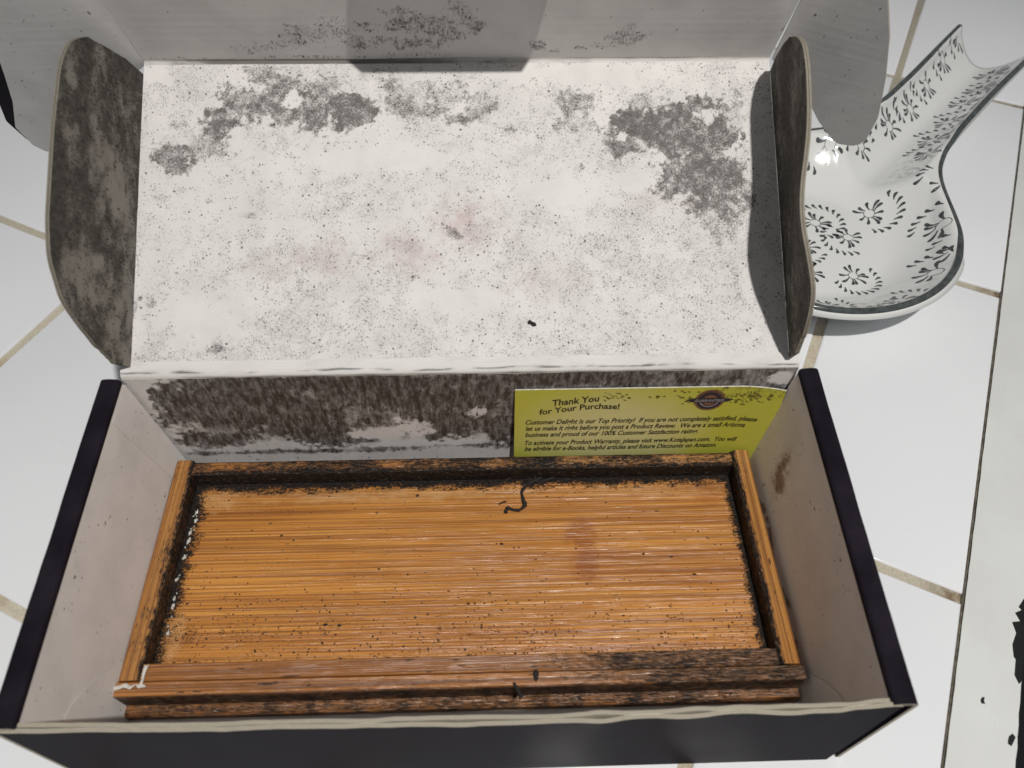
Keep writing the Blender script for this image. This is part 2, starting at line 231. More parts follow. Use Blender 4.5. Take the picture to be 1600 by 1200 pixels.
def bamboo(name, a, b, c, st=(.8, 1.15, 1.15), fine=1300, crust=1.0, lo=.55, hi=.85, bmp=.5):
    k = NT(name); p = k.attr('uvw', True)      # u along the grain
    fib = k.noise(k.scale(p, (8, 1850, 1850)), 1, 4, .68, .15)
    fib2 = k.noise(k.scale(p, (18, 3600, 3600)), 1, 2, .6)
    band = k.noise(k.scale(p, (4, 420, 420)), 1, 3, .6)
    col = k.mix(k.rng(band, .32, .68), a, b)
    broad = k.noise(k.scale(p, (9, 45, 45)), 1, 3, .6)
    col = k.mix(k.math('MULTIPLY', k.rng(broad, .38, .66), .42), col, tuple(q*r for q, r in zip(b, (.82, .72, .6))))
    line = k.rng(fib, .42, .58)
    col = k.mix(k.math('MULTIPLY', k.math('SUBTRACT', 1.0, line), .74), col, c)
    col = k.mix(k.math('MULTIPLY', k.rng(fib2, .55, .72), .35), col, tuple(min(1, q*1.35) for q in a))
    knot = k.attr('knot')
    kf = k.math('MULTIPLY', knot, k.rng(k.noise(k.scale(p, (160, 900, 900)), 1, 4, .7), .3, .58, .30, 1.0))
    col = k.mix(k.math('MULTIPLY', kf, .95), col, (.25, .062, .005))
    pale = k.attr('pale')
    pf = k.math('MULTIPLY', pale, k.rng(k.noise(k.scale(p, (120, 420, 420)), 1, 4, .7), .3, .65, .1, .8))
    col = k.mix(pf, col, (.60, .36, .16))
    mold = k.attr('mold')
    q = k.scale(p, st)
    q = warp(k, q, 800, .0010)
    n = k.rng(k.noise(q, fine, 4, .8), .28, .72, 0, 1, False)
    f = k.rng(k.math('ADD', mold, k.math('MULTIPLY', k.math('SUBTRACT', n, .5), 1.2)), lo, hi)
    f = k.math('MAXIMUM', f, k.math('MAXIMUM', dots(k, q, mold, 520, 1.0, .14, .28), dots(k, q, mold, 1100, 1.3, .18, .3)))
    mc = k.mix(k.rng(k.noise(q, 600, 3, .7), .35, .75), (.005, .004, .0035), (.019, .013, .010))
    # chalky dust sitting on the dense growth
    dust = k.math('MULTIPLY', k.rng(k.noise(q, 1500, 3, .7), .58, .70), k.attr('dust'))
    mc = k.mix(dust, mc, (.26, .22, .19))
    # brown soaking around the growth
    soak = k.math('MULTIPLY', k.rng(mold, .25, .95), .62)
    col = k.mix(soak, col, (.11, .05, .018))
    col = k.mix(f, col, mc)
    h = k.math('ADD', k.math('MULTIPLY', fib, .7), k.math('MULTIPLY', fib2, .4))
    h = k.math('ADD', h, k.math('MULTIPLY', f, k.rng(k.noise(q, 1300, 3), .3, .7, .2*crust, 1.2*crust)))
    rough = k.math('ADD', k.math('MULTIPLY', f, .35), k.rng(fib, .3, .7, .34, .22))
    return k.fin(col, rough, k.bump(h, bmp, .0006), Specular_IOR_Level=k.math('SUBTRACT', .75, k.math('MULTIPLY', f, .5)))
M['bamboo'] = bamboo('bamboo_board', (.66, .300, .060), (.49, .190, .032), (.19, .058, .010))
M['bamboo2'] = bamboo('bamboo_rail', (.52, .255, .070), (.38, .160, .036), (.14, .048, .012), (.32, 1.2, 1.2), 1700, .6, .5, .95, .55)

M['bamboo3'] = bamboo('bamboo_front_bar', (.46, .195, .050), (.31, .118, .028), (.10, .034, .009), (.16, 1.0, 1.0), 1900, .35, .45, 1.15, .55)
def ceramic():
    k = NT('white_glaze'); p = k.obj()
    return k.fin((.74, .75, .735), .09, k.bump(k.noise(p, 45, 2), .05, .001), Coat_Weight=.6, Coat_Roughness=.03)
M['ceramic'] = ceramic()
def flat(name, col, rough=.5, nscale=500, amt=.35, bump=.1):
    k = NT(name); p = k.obj(); n = k.noise(p, nscale, 3, .6)
    return k.fin(k.mix(k.rng(n, .3, .7), col, tuple(c*(1-amt) for c in col)), rough, k.bump(n, bump, .0002))
M['underglaze'] = flat('grey_underglaze', (.080, .096, .098), .14, 900, .5, .02)
M['rimglaze'] = flat('grey_rim_glaze', (.085, .098, .098), .14, 260, .5, .03)
M['ink'] = flat('black_ink', (.018, .018, .012), .5, 2000, .3, .02)
M['navy'] = flat('navy_ink', (.030, .026, .040), .5, 2500, .4, .02)
M['rust'] = flat('rust_ink', (.23, .11, .055), .5, 2500, .4, .02)
M['silver'] = flat('silver_ink', (.46, .44, .45), .5, 2500, .3, .02)
M['stampink'] = flat('olive_ink', (.16, .145, .022), .6, 1500, .4, .02)
M['cardedge'] = flat('card_edge', (.82, .80, .70), .7)
M['glue'] = flat('white_glue', (.62, .60, .55), .45, 900, .25, .4)
M['thread'] = flat('dried_growth', (.022, .017, .014), .9, 1800, .5, .6)
M['darkwood'] = flat('old_black_paint', (.006, .007, .008), .45, 300, .4, .2)
M['grime'] = flat('grime', (.17, .145, .11), .9, 300, .6, .3)
M['floor'] = flat('dark_floor', (.035, .037, .042), .6, 20, .3, .1)

def card_material():
    k = NT('green_card_print'); p = k.attr('uvw', True)
    sep = k.new('ShaderNodeSeparateXYZ'); k.link(p, sep.inputs[0])
    x = sep.outputs['X']; y = sep.outputs['Y']
    dx = k.math('SUBTRACT', x, .036); dy = k.math('SUBTRACT', y, .024)
    r = k.math('SQRT', k.math('ADD', k.math('MULTIPLY', dx, dx), k.math('MULTIPLY', k.math('MULTIPLY', dy, dy), 2.2)))
    n = k.noise(p, 70, 4, .6)
    f = k.rng(k.math('ADD', r, k.math('MULTIPLY', k.math('SUBTRACT', n, .5), .02)), .012, .045)
    col = k.mix(f, (.56, .53, .24), (.45, .445, .055))
    # worn ink along the top edge, printed as part of the design
    mold = k.attr('mold')
    g = k.rng(k.math('SUBTRACT', k.math('ADD', mold, k.rng(k.noise(p, 900, 4, .7), .3, .7, 0, 1, False)), 1.0), 0, .5)
    col = k.mix(k.math('MULTIPLY', g, .85), col, (.075, .066, .02))
    return k.fin(col, .42, k.bump(k.noise(p, 900, 2), .08, .0002))
M['card'] = card_material()

def tile_material():
    k = NT('white_tile_glaze'); p = k.obj()
    n = k.noise(p, 9, 3, .5)
    col = k.mix(k.rng(n, .3, .7), (.825, .840, .862), (.79, .808, .835))
    spot = k.rng(k.noise(p, 130, 5, .75), .665, .75)
    col = k.mix(k.math('MULTIPLY', spot, .25), col, (.42, .41, .38))
    return k.fin(col, .16, k.bump(k.noise(p, 26, 2), .05, .002), Coat_Weight=.3, Coat_Roughness=.05)
M['tile'] = tile_material()
def grout_material():
    k = NT('cream_grout'); p = k.obj()
    n = k.noise(p, 900, 5, .75); st = k.noise(p, 22, 4, .65)
    col = k.mix(k.rng(n, .35, .7), (.68, .63, .51), (.53, .475, .36))
    col = k.mix(k.math('MULTIPLY', k.rng(st, .50, .68), .6), col, (.36, .22, .09))
    us = k.new('ShaderNodeSeparateXYZ'); k.link(k.attr('uvw', True), us.inputs[0])
    rust = k.math('MULTIPLY', k.rng(us.outputs['Y'], .168, .185), k.rng(k.noise(p, 160, 4, .7), .35, .6))
    col = k.mix(k.math('MULTIPLY', rust, .8), col, (.16, .075, .02))
    pits = k.rng(k.voro(p, 700), .2, .1)
    col = k.mix(k.math('MULTIPLY', pits, .5), col, (.22, .18, .12))
    return k.fin(col, .9, k.bump(n, .7, .0008))
M['grout'] = grout_material()
def trim_paint():
    k = NT('white_brushed_paint'); p = k.attr('uvw', True)
    br = k.noise(k.scale(p, (14, 420, 1)), 1, 4, .65, .8)
    n = k.noise(p, 30, 3)
    col = k.mix(k.rng(n, .3, .7), (.70, .715, .70), (.655, .665, .645))
    ck = k.rng(k.noise(k.scale(p, (40, 700, 1)), 1, 5, .7, .6), .36, .30)
    col = k.mix(k.math('MULTIPLY', ck, .35), col, (.45, .42, .36))
    return k.fin(col, .38, k.bump(br, .30, .0008))
M['trim'] = trim_paint()

def put(name, mesh, parent=None, mats=(), smooth=True):
    for q in mats: mesh.materials.append(M[q] if isinstance(q, str) else q)
    if smooth and len(mesh.polygons):
        mesh.polygons.foreach_set('use_smooth', [True]*len(mesh.polygons))
    mesh.update()
    o = bpy.data.objects.new(name, mesh); coll.objects.link(o)
    if parent is not None:
        o.parent = parent
        root = parent
        off = Vector((0, 0, 0))
        while root is not None:
            off += root.location; root = root.parent
        mesh.transform(Matrix.Translation(-off))
    return o
def thing(name, label, cat, loc=(0, 0, 0), group=None):
    o = bpy.data.objects.new(name, None); coll.objects.link(o)
    o.empty_display_size = .01
    o.location = loc; o['label'] = label; o['category'] = cat
    if group: o['group'] = group
    return o
def setattrs(me, **at):
    for k, v in at.items():
        v = np.asarray(v, np.float32)
        if v.ndim == 2:
            a = me.attributes.new(k, 'FLOAT_VECTOR', 'POINT'); a.data.foreach_set('vector', v.ravel())
        else:
            a = me.attributes.new(k, 'FLOAT', 'POINT'); a.data.foreach_set('value', v.ravel())

def sheet(name, parent, V, U0, U1, nu, fun, t, mats, mold=None, pink=None, edge_mold=.0, flip=False):
    """a board of thickness t. rows at V, each from U0 to U1; fun(U,V) -> (positions, front normals)"""
    V = np.asarray(V, float); U0 = np.broadcast_to(U0, V.shape); U1 = np.broadcast_to(U1, V.shape)
    s = np.linspace(0, 1, nu)
    U = U0[:, None]+(U1-U0)[:, None]*s[None]; VV = np.repeat(V[:, None], nu, 1)
    P, N = fun(U, VV)
    nv = len(V)
    F = P.reshape(-1, 3); Bk = (P-t*N).reshape(-1, 3)
    uv = np.stack([U.ravel(), VV.ravel()], 1)
    idx = np.arange(nv*nu).reshape(nv, nu)
    a, b, c_, d = idx[:-1, :-1].ravel(), idx[:-1, 1:].ravel(), idx[1:, 1:].ravel(), idx[1:, :-1].ravel()
    fq = np.stack([a, b, c_, d], 1)
    if flip: fq = fq[:, ::-1]
    K = nv*nu
    quads = [fq, fq[:, ::-1]+K]; matid = [np.zeros(len(fq)), np.ones(len(fq))]
    loop = np.concatenate([idx[0, :], idx[1:, -1], idx[-1, -2::-1], idx[-2:0:-1, 0]])
    n = len(loop)
    verts = [F, Bk, F[loop], Bk[loop]]
    e0 = 2*K; i = np.arange(n); j = (i+1) % n
    eq = np.stack([e0+i, e0+n+i, e0+n+j, e0+j], 1)
    if flip: eq = eq[:, ::-1]
    quads.append(eq); matid.append(np.full(n, 2))
    verts = np.concatenate(verts); quads = np.concatenate(quads); matid = np.concatenate(matid).astype(int)
    me = bpy.data.meshes.new(name)
    me.from_pydata(verts.tolist(), [], quads.tolist())
    z = lambda q: np.full((len(q), 1), 0.0)
    uvw = np.concatenate([np.c_[uv, z(uv)], np.c_[uv, z(uv)+.002], np.c_[uv[loop], z(loop)], np.c_[uv[loop], z(loop)+1]])
    # edge strips store 0..1 through the thickness in w
    md = np.zeros(K) if mold is None else np.asarray(mold(U*1000, VV*1000)).ravel()
    pk = np.zeros(K) if pink is None else np.asarray(pink(U*1000, VV*1000)).ravel()
    em = np.full(n, edge_mold)
    setattrs(me, uvw=uvw, mold=np.concatenate([md, md*0, em, em]), pink=np.concatenate([pk, pk*0, em*0, em*0]))
    o = put(name, me, parent, mats)
    me.polygons.foreach_set('material_index', matid.tolist())
    sm = (matid < 2)
    me.polygons.foreach_set('use_smooth', sm.tolist())
    return o

def tube(pts, rad, seg=8, jitter=0.0, name='tube', wr=None):
    """tapered tube through points -> mesh"""
    P = np.array(pts, float); n = len(P)
    rad = np.broadcast_to(rad, (n,)).copy()
    verts = []; faces = []
    for i in range(n):
        t = P[min(i+1, n-1)]-P[max(i-1, 0)]; t /= np.linalg.norm(t)
        a = np.cross(t, [0, 0, 1.0]); 
        if np.linalg.norm(a) < 1e-6: a = np.array([1., 0, 0])
        a /= np.linalg.norm(a); b = np.cross(t, a)
        for k in range(seg):
            th = 2*math.pi*k/seg; r = rad[i]*(1+jitter*(rng.rand()-.5))
            verts.append(P[i]+r*(math.cos(th)*a+math.sin(th)*b))
    for i in range(n-1):
        for k in range(seg):
            k2 = (k+1) % seg
            faces.append((i*seg+k, i*seg+k2, (i+1)*seg+k2, (i+1)*seg+k))
    faces.append(tuple(range(seg-1, -1, -1))); faces.append(tuple((n-1)*seg+k for k in range(seg)))
    me = bpy.data.meshes.new(name); me.from_pydata([tuple(v) for v in verts], [], faces)
    return me

def spline(pts, n):
    P = np.array(pts, float); m_ = len(P)
    out = []
    for i in range(m_-1):
        p0, p1, p2, p3 = P[max(i-1, 0)], P[i], P[i+1], P[min(i+2, m_-1)]
        for q in range(n):
            t = q/n
            out.append(.5*((2*p1)+(-p0+p2)*t+(2*p0-5*p1+4*p2-p3)*t*t+(-p0+3*p1-3*p2+p3)*t**3))
    out.append(P[-1]); return np.array(out)

# ------------------------------------------------------------------ counter
TH = R(63.1)
D1 = np.array([math.cos(TH), math.sin(TH), 0]); D2 = np.array([math.sin(TH), -math.cos(TH), 0])
def ct(t, s, z=0.0): return D1*t+D2*s+np.array([0, 0, z])
TL_ = [-.455, -.289, -.123, .025, .191, .361, .528, .695]       # joints across the trim
SL_ = [-.526, -.3665, -.207, -.0475, .112, .1852]                # joints along the trim
GAP = .0042
def slab(name, t0, t1, s0, s1, z0, z1, bev, parent, mat):
    bm = bmesh.new()
    vs_ = [bm.verts.new(ct(t, s, z)) for z in (z0, z1) for (t, s) in ((t0, s0), (t1, s0), (t1, s1), (t0, s1))]
    for f in ((3, 2, 1, 0), (4, 5, 6, 7), (0, 1, 5, 4), (1, 2, 6, 5), (2, 3, 7, 6), (3, 0, 4, 7)):
        bm.faces.new([vs_[i] for i in f])
    bmesh.ops.recalc_face_normals(bm, faces=bm.faces)
    if bev:
        ed = [e for e in bm.edges if all(v.co.z > z1-1e-6 for v in e.verts)]
        bmesh.ops.bevel(bm, geom=ed, offset=bev, segments=3, profile=.5, affect='EDGES')
    me = bpy.data.meshes.new(name); bm.to_mesh(me); bm.free()
    uv = np.array([[Vector(D1).dot(v.co), Vector(D2).dot(v.co), 0] for v in me.vertices])
    setattrs(me, uvw=uv)
    return put(name, me, parent, [mat])
counter = slab('countertop', TL_[0], TL_[-1], SL_[0], SL_[-1]-.0004, -.030, -.0011, 0, None, 'grout')
counter['kind'] = 'structure'
for i in range(len(TL_)-1):
    for j in range(len(SL_)-1):
        g1 = GAP/2; ga = g1
        s1 = SL_[j+1]-(g1 if j < len(SL_)-2 else .0)
        dz = (rng.rand()-.5)*.0004
        slab('tile', TL_[i]+g1, TL_[i+1]-g1, SL_[j]+ga, s1, -.006, dz, .0010, counter, 'tile')
# wooden edging with flaking white paint
trim = slab('counter_edging', TL_[0], TL_[-1], .1857, .2064, -.030, .0001, .0002, None, 'darkwood')
trim['kind'] = 'structure'
def px_ts(l): return l
edge = []
chip = [(0.0375, .2060), (.0300, .2032), (.0292, .2042), (.0272, .2022), (.0247, .2040), (.0232, .2015), (.0196, .2031), (.0148, .2022), (.0105, .2029), (.0098, .2036), (.0040, .2036), (.0015, .2052), (.0030, .2061)]
tt = np.linspace(TL_[0]+.001, TL_[-1]-.001, 300)
lft = [(t, .18580+.00015*fbm(np.array([t*300]), np.array([3.]), 2)[0]) for t in tt]
rgt = []
for t in tt[::-1]:
    if chip[-1][0] < t < chip[0][0]: continue
    rgt.append((t, .2060+.0004*fbm(np.array([t*400]), np.array([9.]), 3)[0]))
k_ = next(i for i, q in enumerate(rgt) if q[0] < chip[-1][0]+1e-9)
rgt = rgt[:k_]+chip+rgt[k_:]
bm = bmesh.new()
bot = [bm.verts.new(ct(t, s, .00015)) for t, s in lft+rgt]
top = [bm.verts.new(ct(t, s, .00042)) for t, s in lft+rgt]
bm.faces.new(top)
for i in range(len(bot)):
    j = (i+1) % len(bot); bm.faces.new((bot[i], bot[j], top[j], top[i]))
bmesh.ops.triangulate(bm, faces=[f for f in bm.faces if len(f.verts) > 4])
bmesh.ops.recalc_face_normals(bm, faces=bm.faces)
me = bpy.data.meshes.new('paint_layer'); bm.to_mesh(me); bm.free()
setattrs(me, uvw=np.array([[Vector(D1).dot(v.co), Vector(D2).dot(v.co), 0] for v in me.vertices]))
put('paint_layer', me, trim, ['trim'], smooth=False)
def chipflake(pts, z):
    bm = bmesh.new(); vs_ = [bm.verts.new(ct(t, s, z)) for t, s in pts]; f = bm.faces.new(vs_)
    r = bmesh.ops.extrude_face_region(bm, geom=[f])
    for v in r['geom']:
        if isinstance(v, bmesh.types.BMVert): v.co.z -= .0001
    bmesh.ops.recalc_face_normals(bm, faces=bm.faces)
    me = bpy.data.meshes.new('paint_chip'); bm.to_mesh(me); bm.free(); return me
for (t0, s0, pp) in ((-.0095, .1865+.0075, [(0, 0), (.0012, .0004), (.0016, .0012), (.0004, .0011), (-.0006, .0015), (-.001, .0004)]),
                     (-.0190, .2032, [(0, 0), (.0016, .0002), (.003, .0012), (.0022, .0022), (.0008, .0018), (-.0012, .0012), (-.001, .0001)])):
    put('paint_chip', chipflake([(t0+a, s0+b) for a, b in pp], .0005), trim, ['darkwood'], smooth=False)
# dark joint of grime against the edging
slab('grime_joint', TL_[0], TL_[-1], SL_[-1]-.0003, .18590, -.004, -.0002, 0, counter, 'grime')
fl = slab('floor', -1.5, 1.5, -1.5, 1.5, -.92, -.90, 0, None, 'floor'); fl['kind'] = 'structure'

# ------------------------------------------------------------------ mailer box
W2, DEP, H, LEN = .115, .1128, .0608, .1098
AL = R(29.75); BE = R(113); LW = .1108
box = thing('mailer_box', 'opened black cardboard box with its mouldy white lid folded back on the tiles', 'box', (0, -.056, 0))
ex = np.array([1., 0, 0])
lid_v = np.array([0, math.cos(AL), math.sin(AL)]); lid_n = np.array([0, -math.sin(AL), math.cos(AL)])
fl_v = np.array([0, math.cos(BE), math.sin(BE)]); fl_n = np.array([0, -math.sin(BE), math.cos(BE)])
HO = np.array([0, 0, H]); FO = HO+lid_v*LEN
T = .0016
def plane_fun(o, eu, ev, n, warp=None):
    def f(U, V):
        P = o+U[..., None]*eu+V[..., None]*ev
        if warp is not None: P = P+warp(U, V)[..., None]*n
        return P, np.broadcast_to(n, P.shape)
    return f
BW = ('inner', 'black', 'edge')
# floor of the box
sheet('floor_panel', box, np.linspace(-DEP+.002, -.002, 30), -.1125, .1125, 40, plane_fun(np.array([0, 0, .0021]), ex, np.array([0, 1., 0]), np.array([0, 0, 1.])), .0016, BW)
# back wall
def wall_mold(u, v):
    d = 1.25*blobs([(a, b, c_*1.12, d_*1.2, e_, f_+.25) for a, b, c_, d_, e_, f_ in WALL], u, v, 1, .55, .16)*(.95+.30*fbm(u*.6, v*.16, 6, 4)+.22*fbm(u*.09, v*.12, 3, 3)); rect = sstep(-108, -90, u+4*fbm(u*.2, v*.2, 2, 3))*sstep(14, 28, v+5*fbm(u*.15, v*.15, 5, 3))
    d = np.maximum(d, rect*(.74+.35*fbm(u*.35, v*.12, 1, 4)))
    cl = blobs(WALLCLEAN, u, v, 4, .9, 0., 1.5)
    return np.clip(d-cl, 0, 1.1)
sheet('back_panel', box, np.linspace(.002, H-.0022, 110), -.1142, .1142, 400,
      plane_fun(np.array([0, -.0018, 0]), ex, np.array([0, 0, 1.]), np.array([0, -1., 0]), lambda U, V: .0004*fbm(U*40, V*25, 2, 3)), T, ('wall', 'black', 'edge'), wall_mold)
# hinge fold between back wall and lid
def arc_fun(p0, p1, p2, wave=.0):
    def f(U, V):
        t = V[..., None]
        P = (1-t)**2*p0+2*t*(1-t)*p1+t*t*p2
        dP = 2*(1-t)*(p1-p0)+2*t*(p2-p1)
        P = P+U[..., None]*ex
        N = np.cross(ex, dP); N /= np.linalg.norm(N, axis=-1, keepdims=True)
        w = wave*fbm(U*45, V*2.0, 5, 3)
        return P+N*w[..., None], N
    return f
h0 = np.array([0, -.0018, H-.0022]); h1 = np.array([0, -.0018, H-.0001]); h2 = HO+lid_v*.0030
sheet('hinge_fold', box, np.linspace(0, 1, 14), -.1142, .1142, 160, arc_fun(h0, h1, h2, .0), T, ('lid', 'black', 'edge'),
      lambda u, v: np.clip(.22+.35*fbm(u*.12, v*.002, 3, 4)+.55*sstep(300, 0, v)*sstep(-100, -80, u)+.75*np.exp(-((v-470-160*fbm(u*.06, v*0, 5, 3))/60)**2)*sstep(-.2, .5, fbm(u*.1, v*0+2, 6, 4)+.2), 0, 1))
# lid
def lid_mold(u, v):
    d = blobs([(a, b, c_*1.20, d_*1.22, min(e_*1.12, .98), f_+.28) for a, b, c_, d_, e_, f_ in LID], u, v, 2, .75, .0)
    sp_ = np.minimum(.32+.16*fbm(u*.05, v*.05, 1, 4)+.26*fbm(u*.32, v*.32, 6, 5)+.05*sstep(70, 20, v), .43+.05*fbm(u*.7, v*.7, 2, 3))
    d = np.maximum(d*(.90+.45*fbm(u*.45, v*.45, 5, 4)), sp_)
    cl = blobs(LIDCLEAN, u, v, 4, 1.5, 0., 1.6)
    return np.clip(d-cl, 0, 1.05)
lid_pink = lambda u, v: blobs(LIDPINK, u, v, 6, .8)
LWH = .1116
sheet('lid_panel', box, np.linspace(.0030, LEN-.0012, 270), -LW, LW, 540,
      plane_fun(HO, ex, lid_v, lid_n, lambda U, V: .0010*(1-(U/LW)**2)*np.sin(np.pi*V/LEN)*0+.00018*fbm(U*60, V*60, 3, 4)), T, ('lid', 'black', 'edge'), lid_mold, lid_pink)
# fold lid -> tuck flap
sheet('front_fold', box, np.linspace(0, 1, 8), -LW, LW, 200, arc_fun(FO-lid_v*.0012, FO, FO+fl_v*.0012), T, ('flap', 'black', 'edge'),
      lambda u, v: np.clip(.35+.7*sstep(30, -40, u)*sstep(-105, -80, u)+.4*fbm(u*.2, v*.001, 3, 4), 0, 1.1))
FH = .055
def flap_mold(u, v):
    d = blobs(FLAP, u, v, 3, .9, .05); return np.clip(d*(.9+.4*fbm(u*.5, v*.5, 2, 3)), 0, 1)
tuck = sheet('tuck_flap', box, np.linspace(.0012, FH, 90), -LW, LW, 360, plane_fun(FO, ex, fl_v, fl_n, lambda U, V: .0003*fbm(U*30, V*30, 1, 3)), T, ('flap', 'black', 'edge'), flap_mold)
# unseen tab added atop the tuck flap, shaped to cast a shadow below
tp = FO+fl_v*FH
tabrow = np.linspace(0, .0108, 12)
tx = .0015
sheet('shadow_tab', box, tabrow, tx-.030+np.clip((tabrow-.0058)*1.1, 0, 1), tx+.0315-np.clip((tabrow-.0058)*.6, 0, 1), 24,
      plane_fun(tp+fl_v*.001, ex, fl_n, -fl_v), T, ('flap', 'black', 'edge'))
# ears of the tuck flap
ear_pts = dict(
  R=[(.0475, .054), (.045, .050), (.041, .040), (.036, .030), (.033, .024), (.0395, .012), (.0460, -.004), (.0530, -.026), (.0560, -.041), (.0545, -.049), (.0490, -.0515), (.0430, -.0485), (.0325, -.0345), (.0225, -.0205), (.0035, .002)],)
def ear(side, ang, outer, inner):
    e = np.array([side*math.cos(R(ang)), 0, 0])+(-fl_n)*math.sin(R(ang))
    n = np.cross(e, fl_v)*side; 
    o = FO+np.array([side*LW, 0, 0])
    vs_ = np.array([q[0] for q in outer]); 
    V = np.unique(np.concatenate([np.linspace(vs_.min(), vs_.max(), 70), vs_.min()+(vs_.max()-vs_.min())*(1-np.cos(np.linspace(0, .5, 20)))]))
    uo = np.interp(V, [q[0] for q in outer], [q[1] for q in outer]); ui = np.interp(V, [q[0] for q in inner], [q[1] for q in inner])
    ui = np.minimum(ui, uo-.0003)
    sheet('ear', box, V, ui, uo, 26, plane_fun(o, e, fl_v, n, lambda U, V: -.9*U*U), T, ('flap', 'black', 'edge'), lambda u, v: .12+.12*fbm(u*.2, v*.2, 2, 3), flip=(side < 0))
# outer edge u(v) and inner edge u(v); v along the flap
ear(1, -21, [(-.0352, .0420), (-.0345, .0455), (-.0325, .0480), (-.0290, .0490), (-.0150, .0470), (.005, .0400), (.024, .0320), (.039, .0240), (.055, .0180)],
    [(-.0352, .0405), (-.0335, .0375), (-.025, .0285), (-.014, .0195), (-.004, .0085), (-.0005, .0010), (.055, -.0002)])
ear(-1, -5, [(-.056, .060), (-.0545, .0640), (-.0500, .0665), (-.0370, .0660), (-.020, .0570), (-.004, .0505), (.013, .0440), (.030, .0330), (.050, .0230)],
    [(-.056, .057), (-.052, .0500), (-.036, .0330), (-.0215, .0225), (-.006, .0060), (-.0015, .0002), (.05, -.0002)])
def ear_back(side, ang, outer, inner):
    e = np.array([side*math.cos(R(ang)), 0, 0])+(-fl_n)*math.sin(R(ang))
    n = np.cross(e, fl_v)*side
    V = np.linspace(outer[0][0], outer[-1][0], 60)
    uo = np.interp(V, [q[0] for q in outer], [q[1] for q in outer]); ui = np.interp(V, [q[0] for q in inner], [q[1] for q in inner])
    sheet('ear_fold', box, V, np.minimum(ui, uo-.0003), uo, 20, plane_fun(FO+np.array([side*LW, 0, 0])-n*.0045, e, fl_v, n, lambda U, V: -.9*U*U), T, ('black', 'black', 'edge'), flip=(side < 0))
ear_back(-1, -5, [(-.0590, .0640), (-.0570, .0680), (-.0530, .0710), (-.0400, .0715), (-.020, .0640), (-.004, .0575), (.013, .0500), (.030, .0390)],
    [(-.0590, .0600), (-.0550, .0520), (-.036, .0380), (.03, .02)])
# dust flaps of the lid
def dust(side, angf, outer, seed):
    V = np.unique(np.concatenate([np.linspace(.0012, .1050, 90), .1050-.0002*np.arange(20), .0012+.0003*np.arange(14)]))
    uo = np.interp(V, [q[0] for q in outer], [q[1] for q in outer])
    k = np.ones(5)/5; uo = np.convolve(np.pad(uo, 2, 'edge'), k, 'valid')
    def f(U, V):
        g = angf(V, U)
        e = np.stack([side*np.cos(g), np.sin(g)*lid_n[1], np.sin(g)*lid_n[2]], -1)
        n = np.stack([-side*np.sin(g), np.cos(g)*lid_n[1], np.cos(g)*lid_n[2]], -1)
        P = HO+np.array([side*LW, 0, 0])+V[..., None]*lid_v+U[..., None]*e
        return P, n
    def mo(u, v):
        wu = u+6*fbm(u*.08, v*.08, seed+1, 3); wv = v+6*fbm(u*.08, v*.08, seed+4, 3)
        a = fbm(wu*.10, wv*.055-wu*.02, seed, 5); b = fbm(u*.4, v*.3, seed+2, 4)
        d = .62+1.0*a+.5*b if side < 0 else .84+.55*a+.45*b
        if side < 0: d = d+.5*np.exp(-((uo.max()*1000-u)/6.)**2)+.35*np.exp(-(u/4.)**2)+.35*sstep(85, 100, v)
        return np.clip(d, .1, 1.1)
    return sheet('dust_flap', box, V, .0002, uo, 70, f, T*.85, ('dust', 'black', 'edge'), mo, edge_mold=.86 if side < 0 else .78, flip=(side > 0))
dust(-1, lambda V, U: R(82)+0*V, [(.001, .008), (.008, .023), (.0155, .034), (.027, .0405), (.038, .0420), (.066, .0420), (.085, .0408), (.093, .0385), (.0985, .0345), (.1012, .0290), (.1030, .0215), (.1050, .0100)], 1)
def ang_r(V, U):
    return R(98.0)+R(4.2)*np.exp(-((V-.038)/.020)**2)*np.clip(U/.03, 0, 1.3)-R(1.0)*np.exp(-((V-.012)/.012)**2)
dust(1, ang_r, [(.001, .008), (.008, .024), (.0155, .034), (.027, .0400), (.038, .0420), (.066, .0435), (.082, .0440), (.090, .0425), (.096, .0370), (.1000, .0300), (.1030, .0215), (.1050, .0100)], 3)
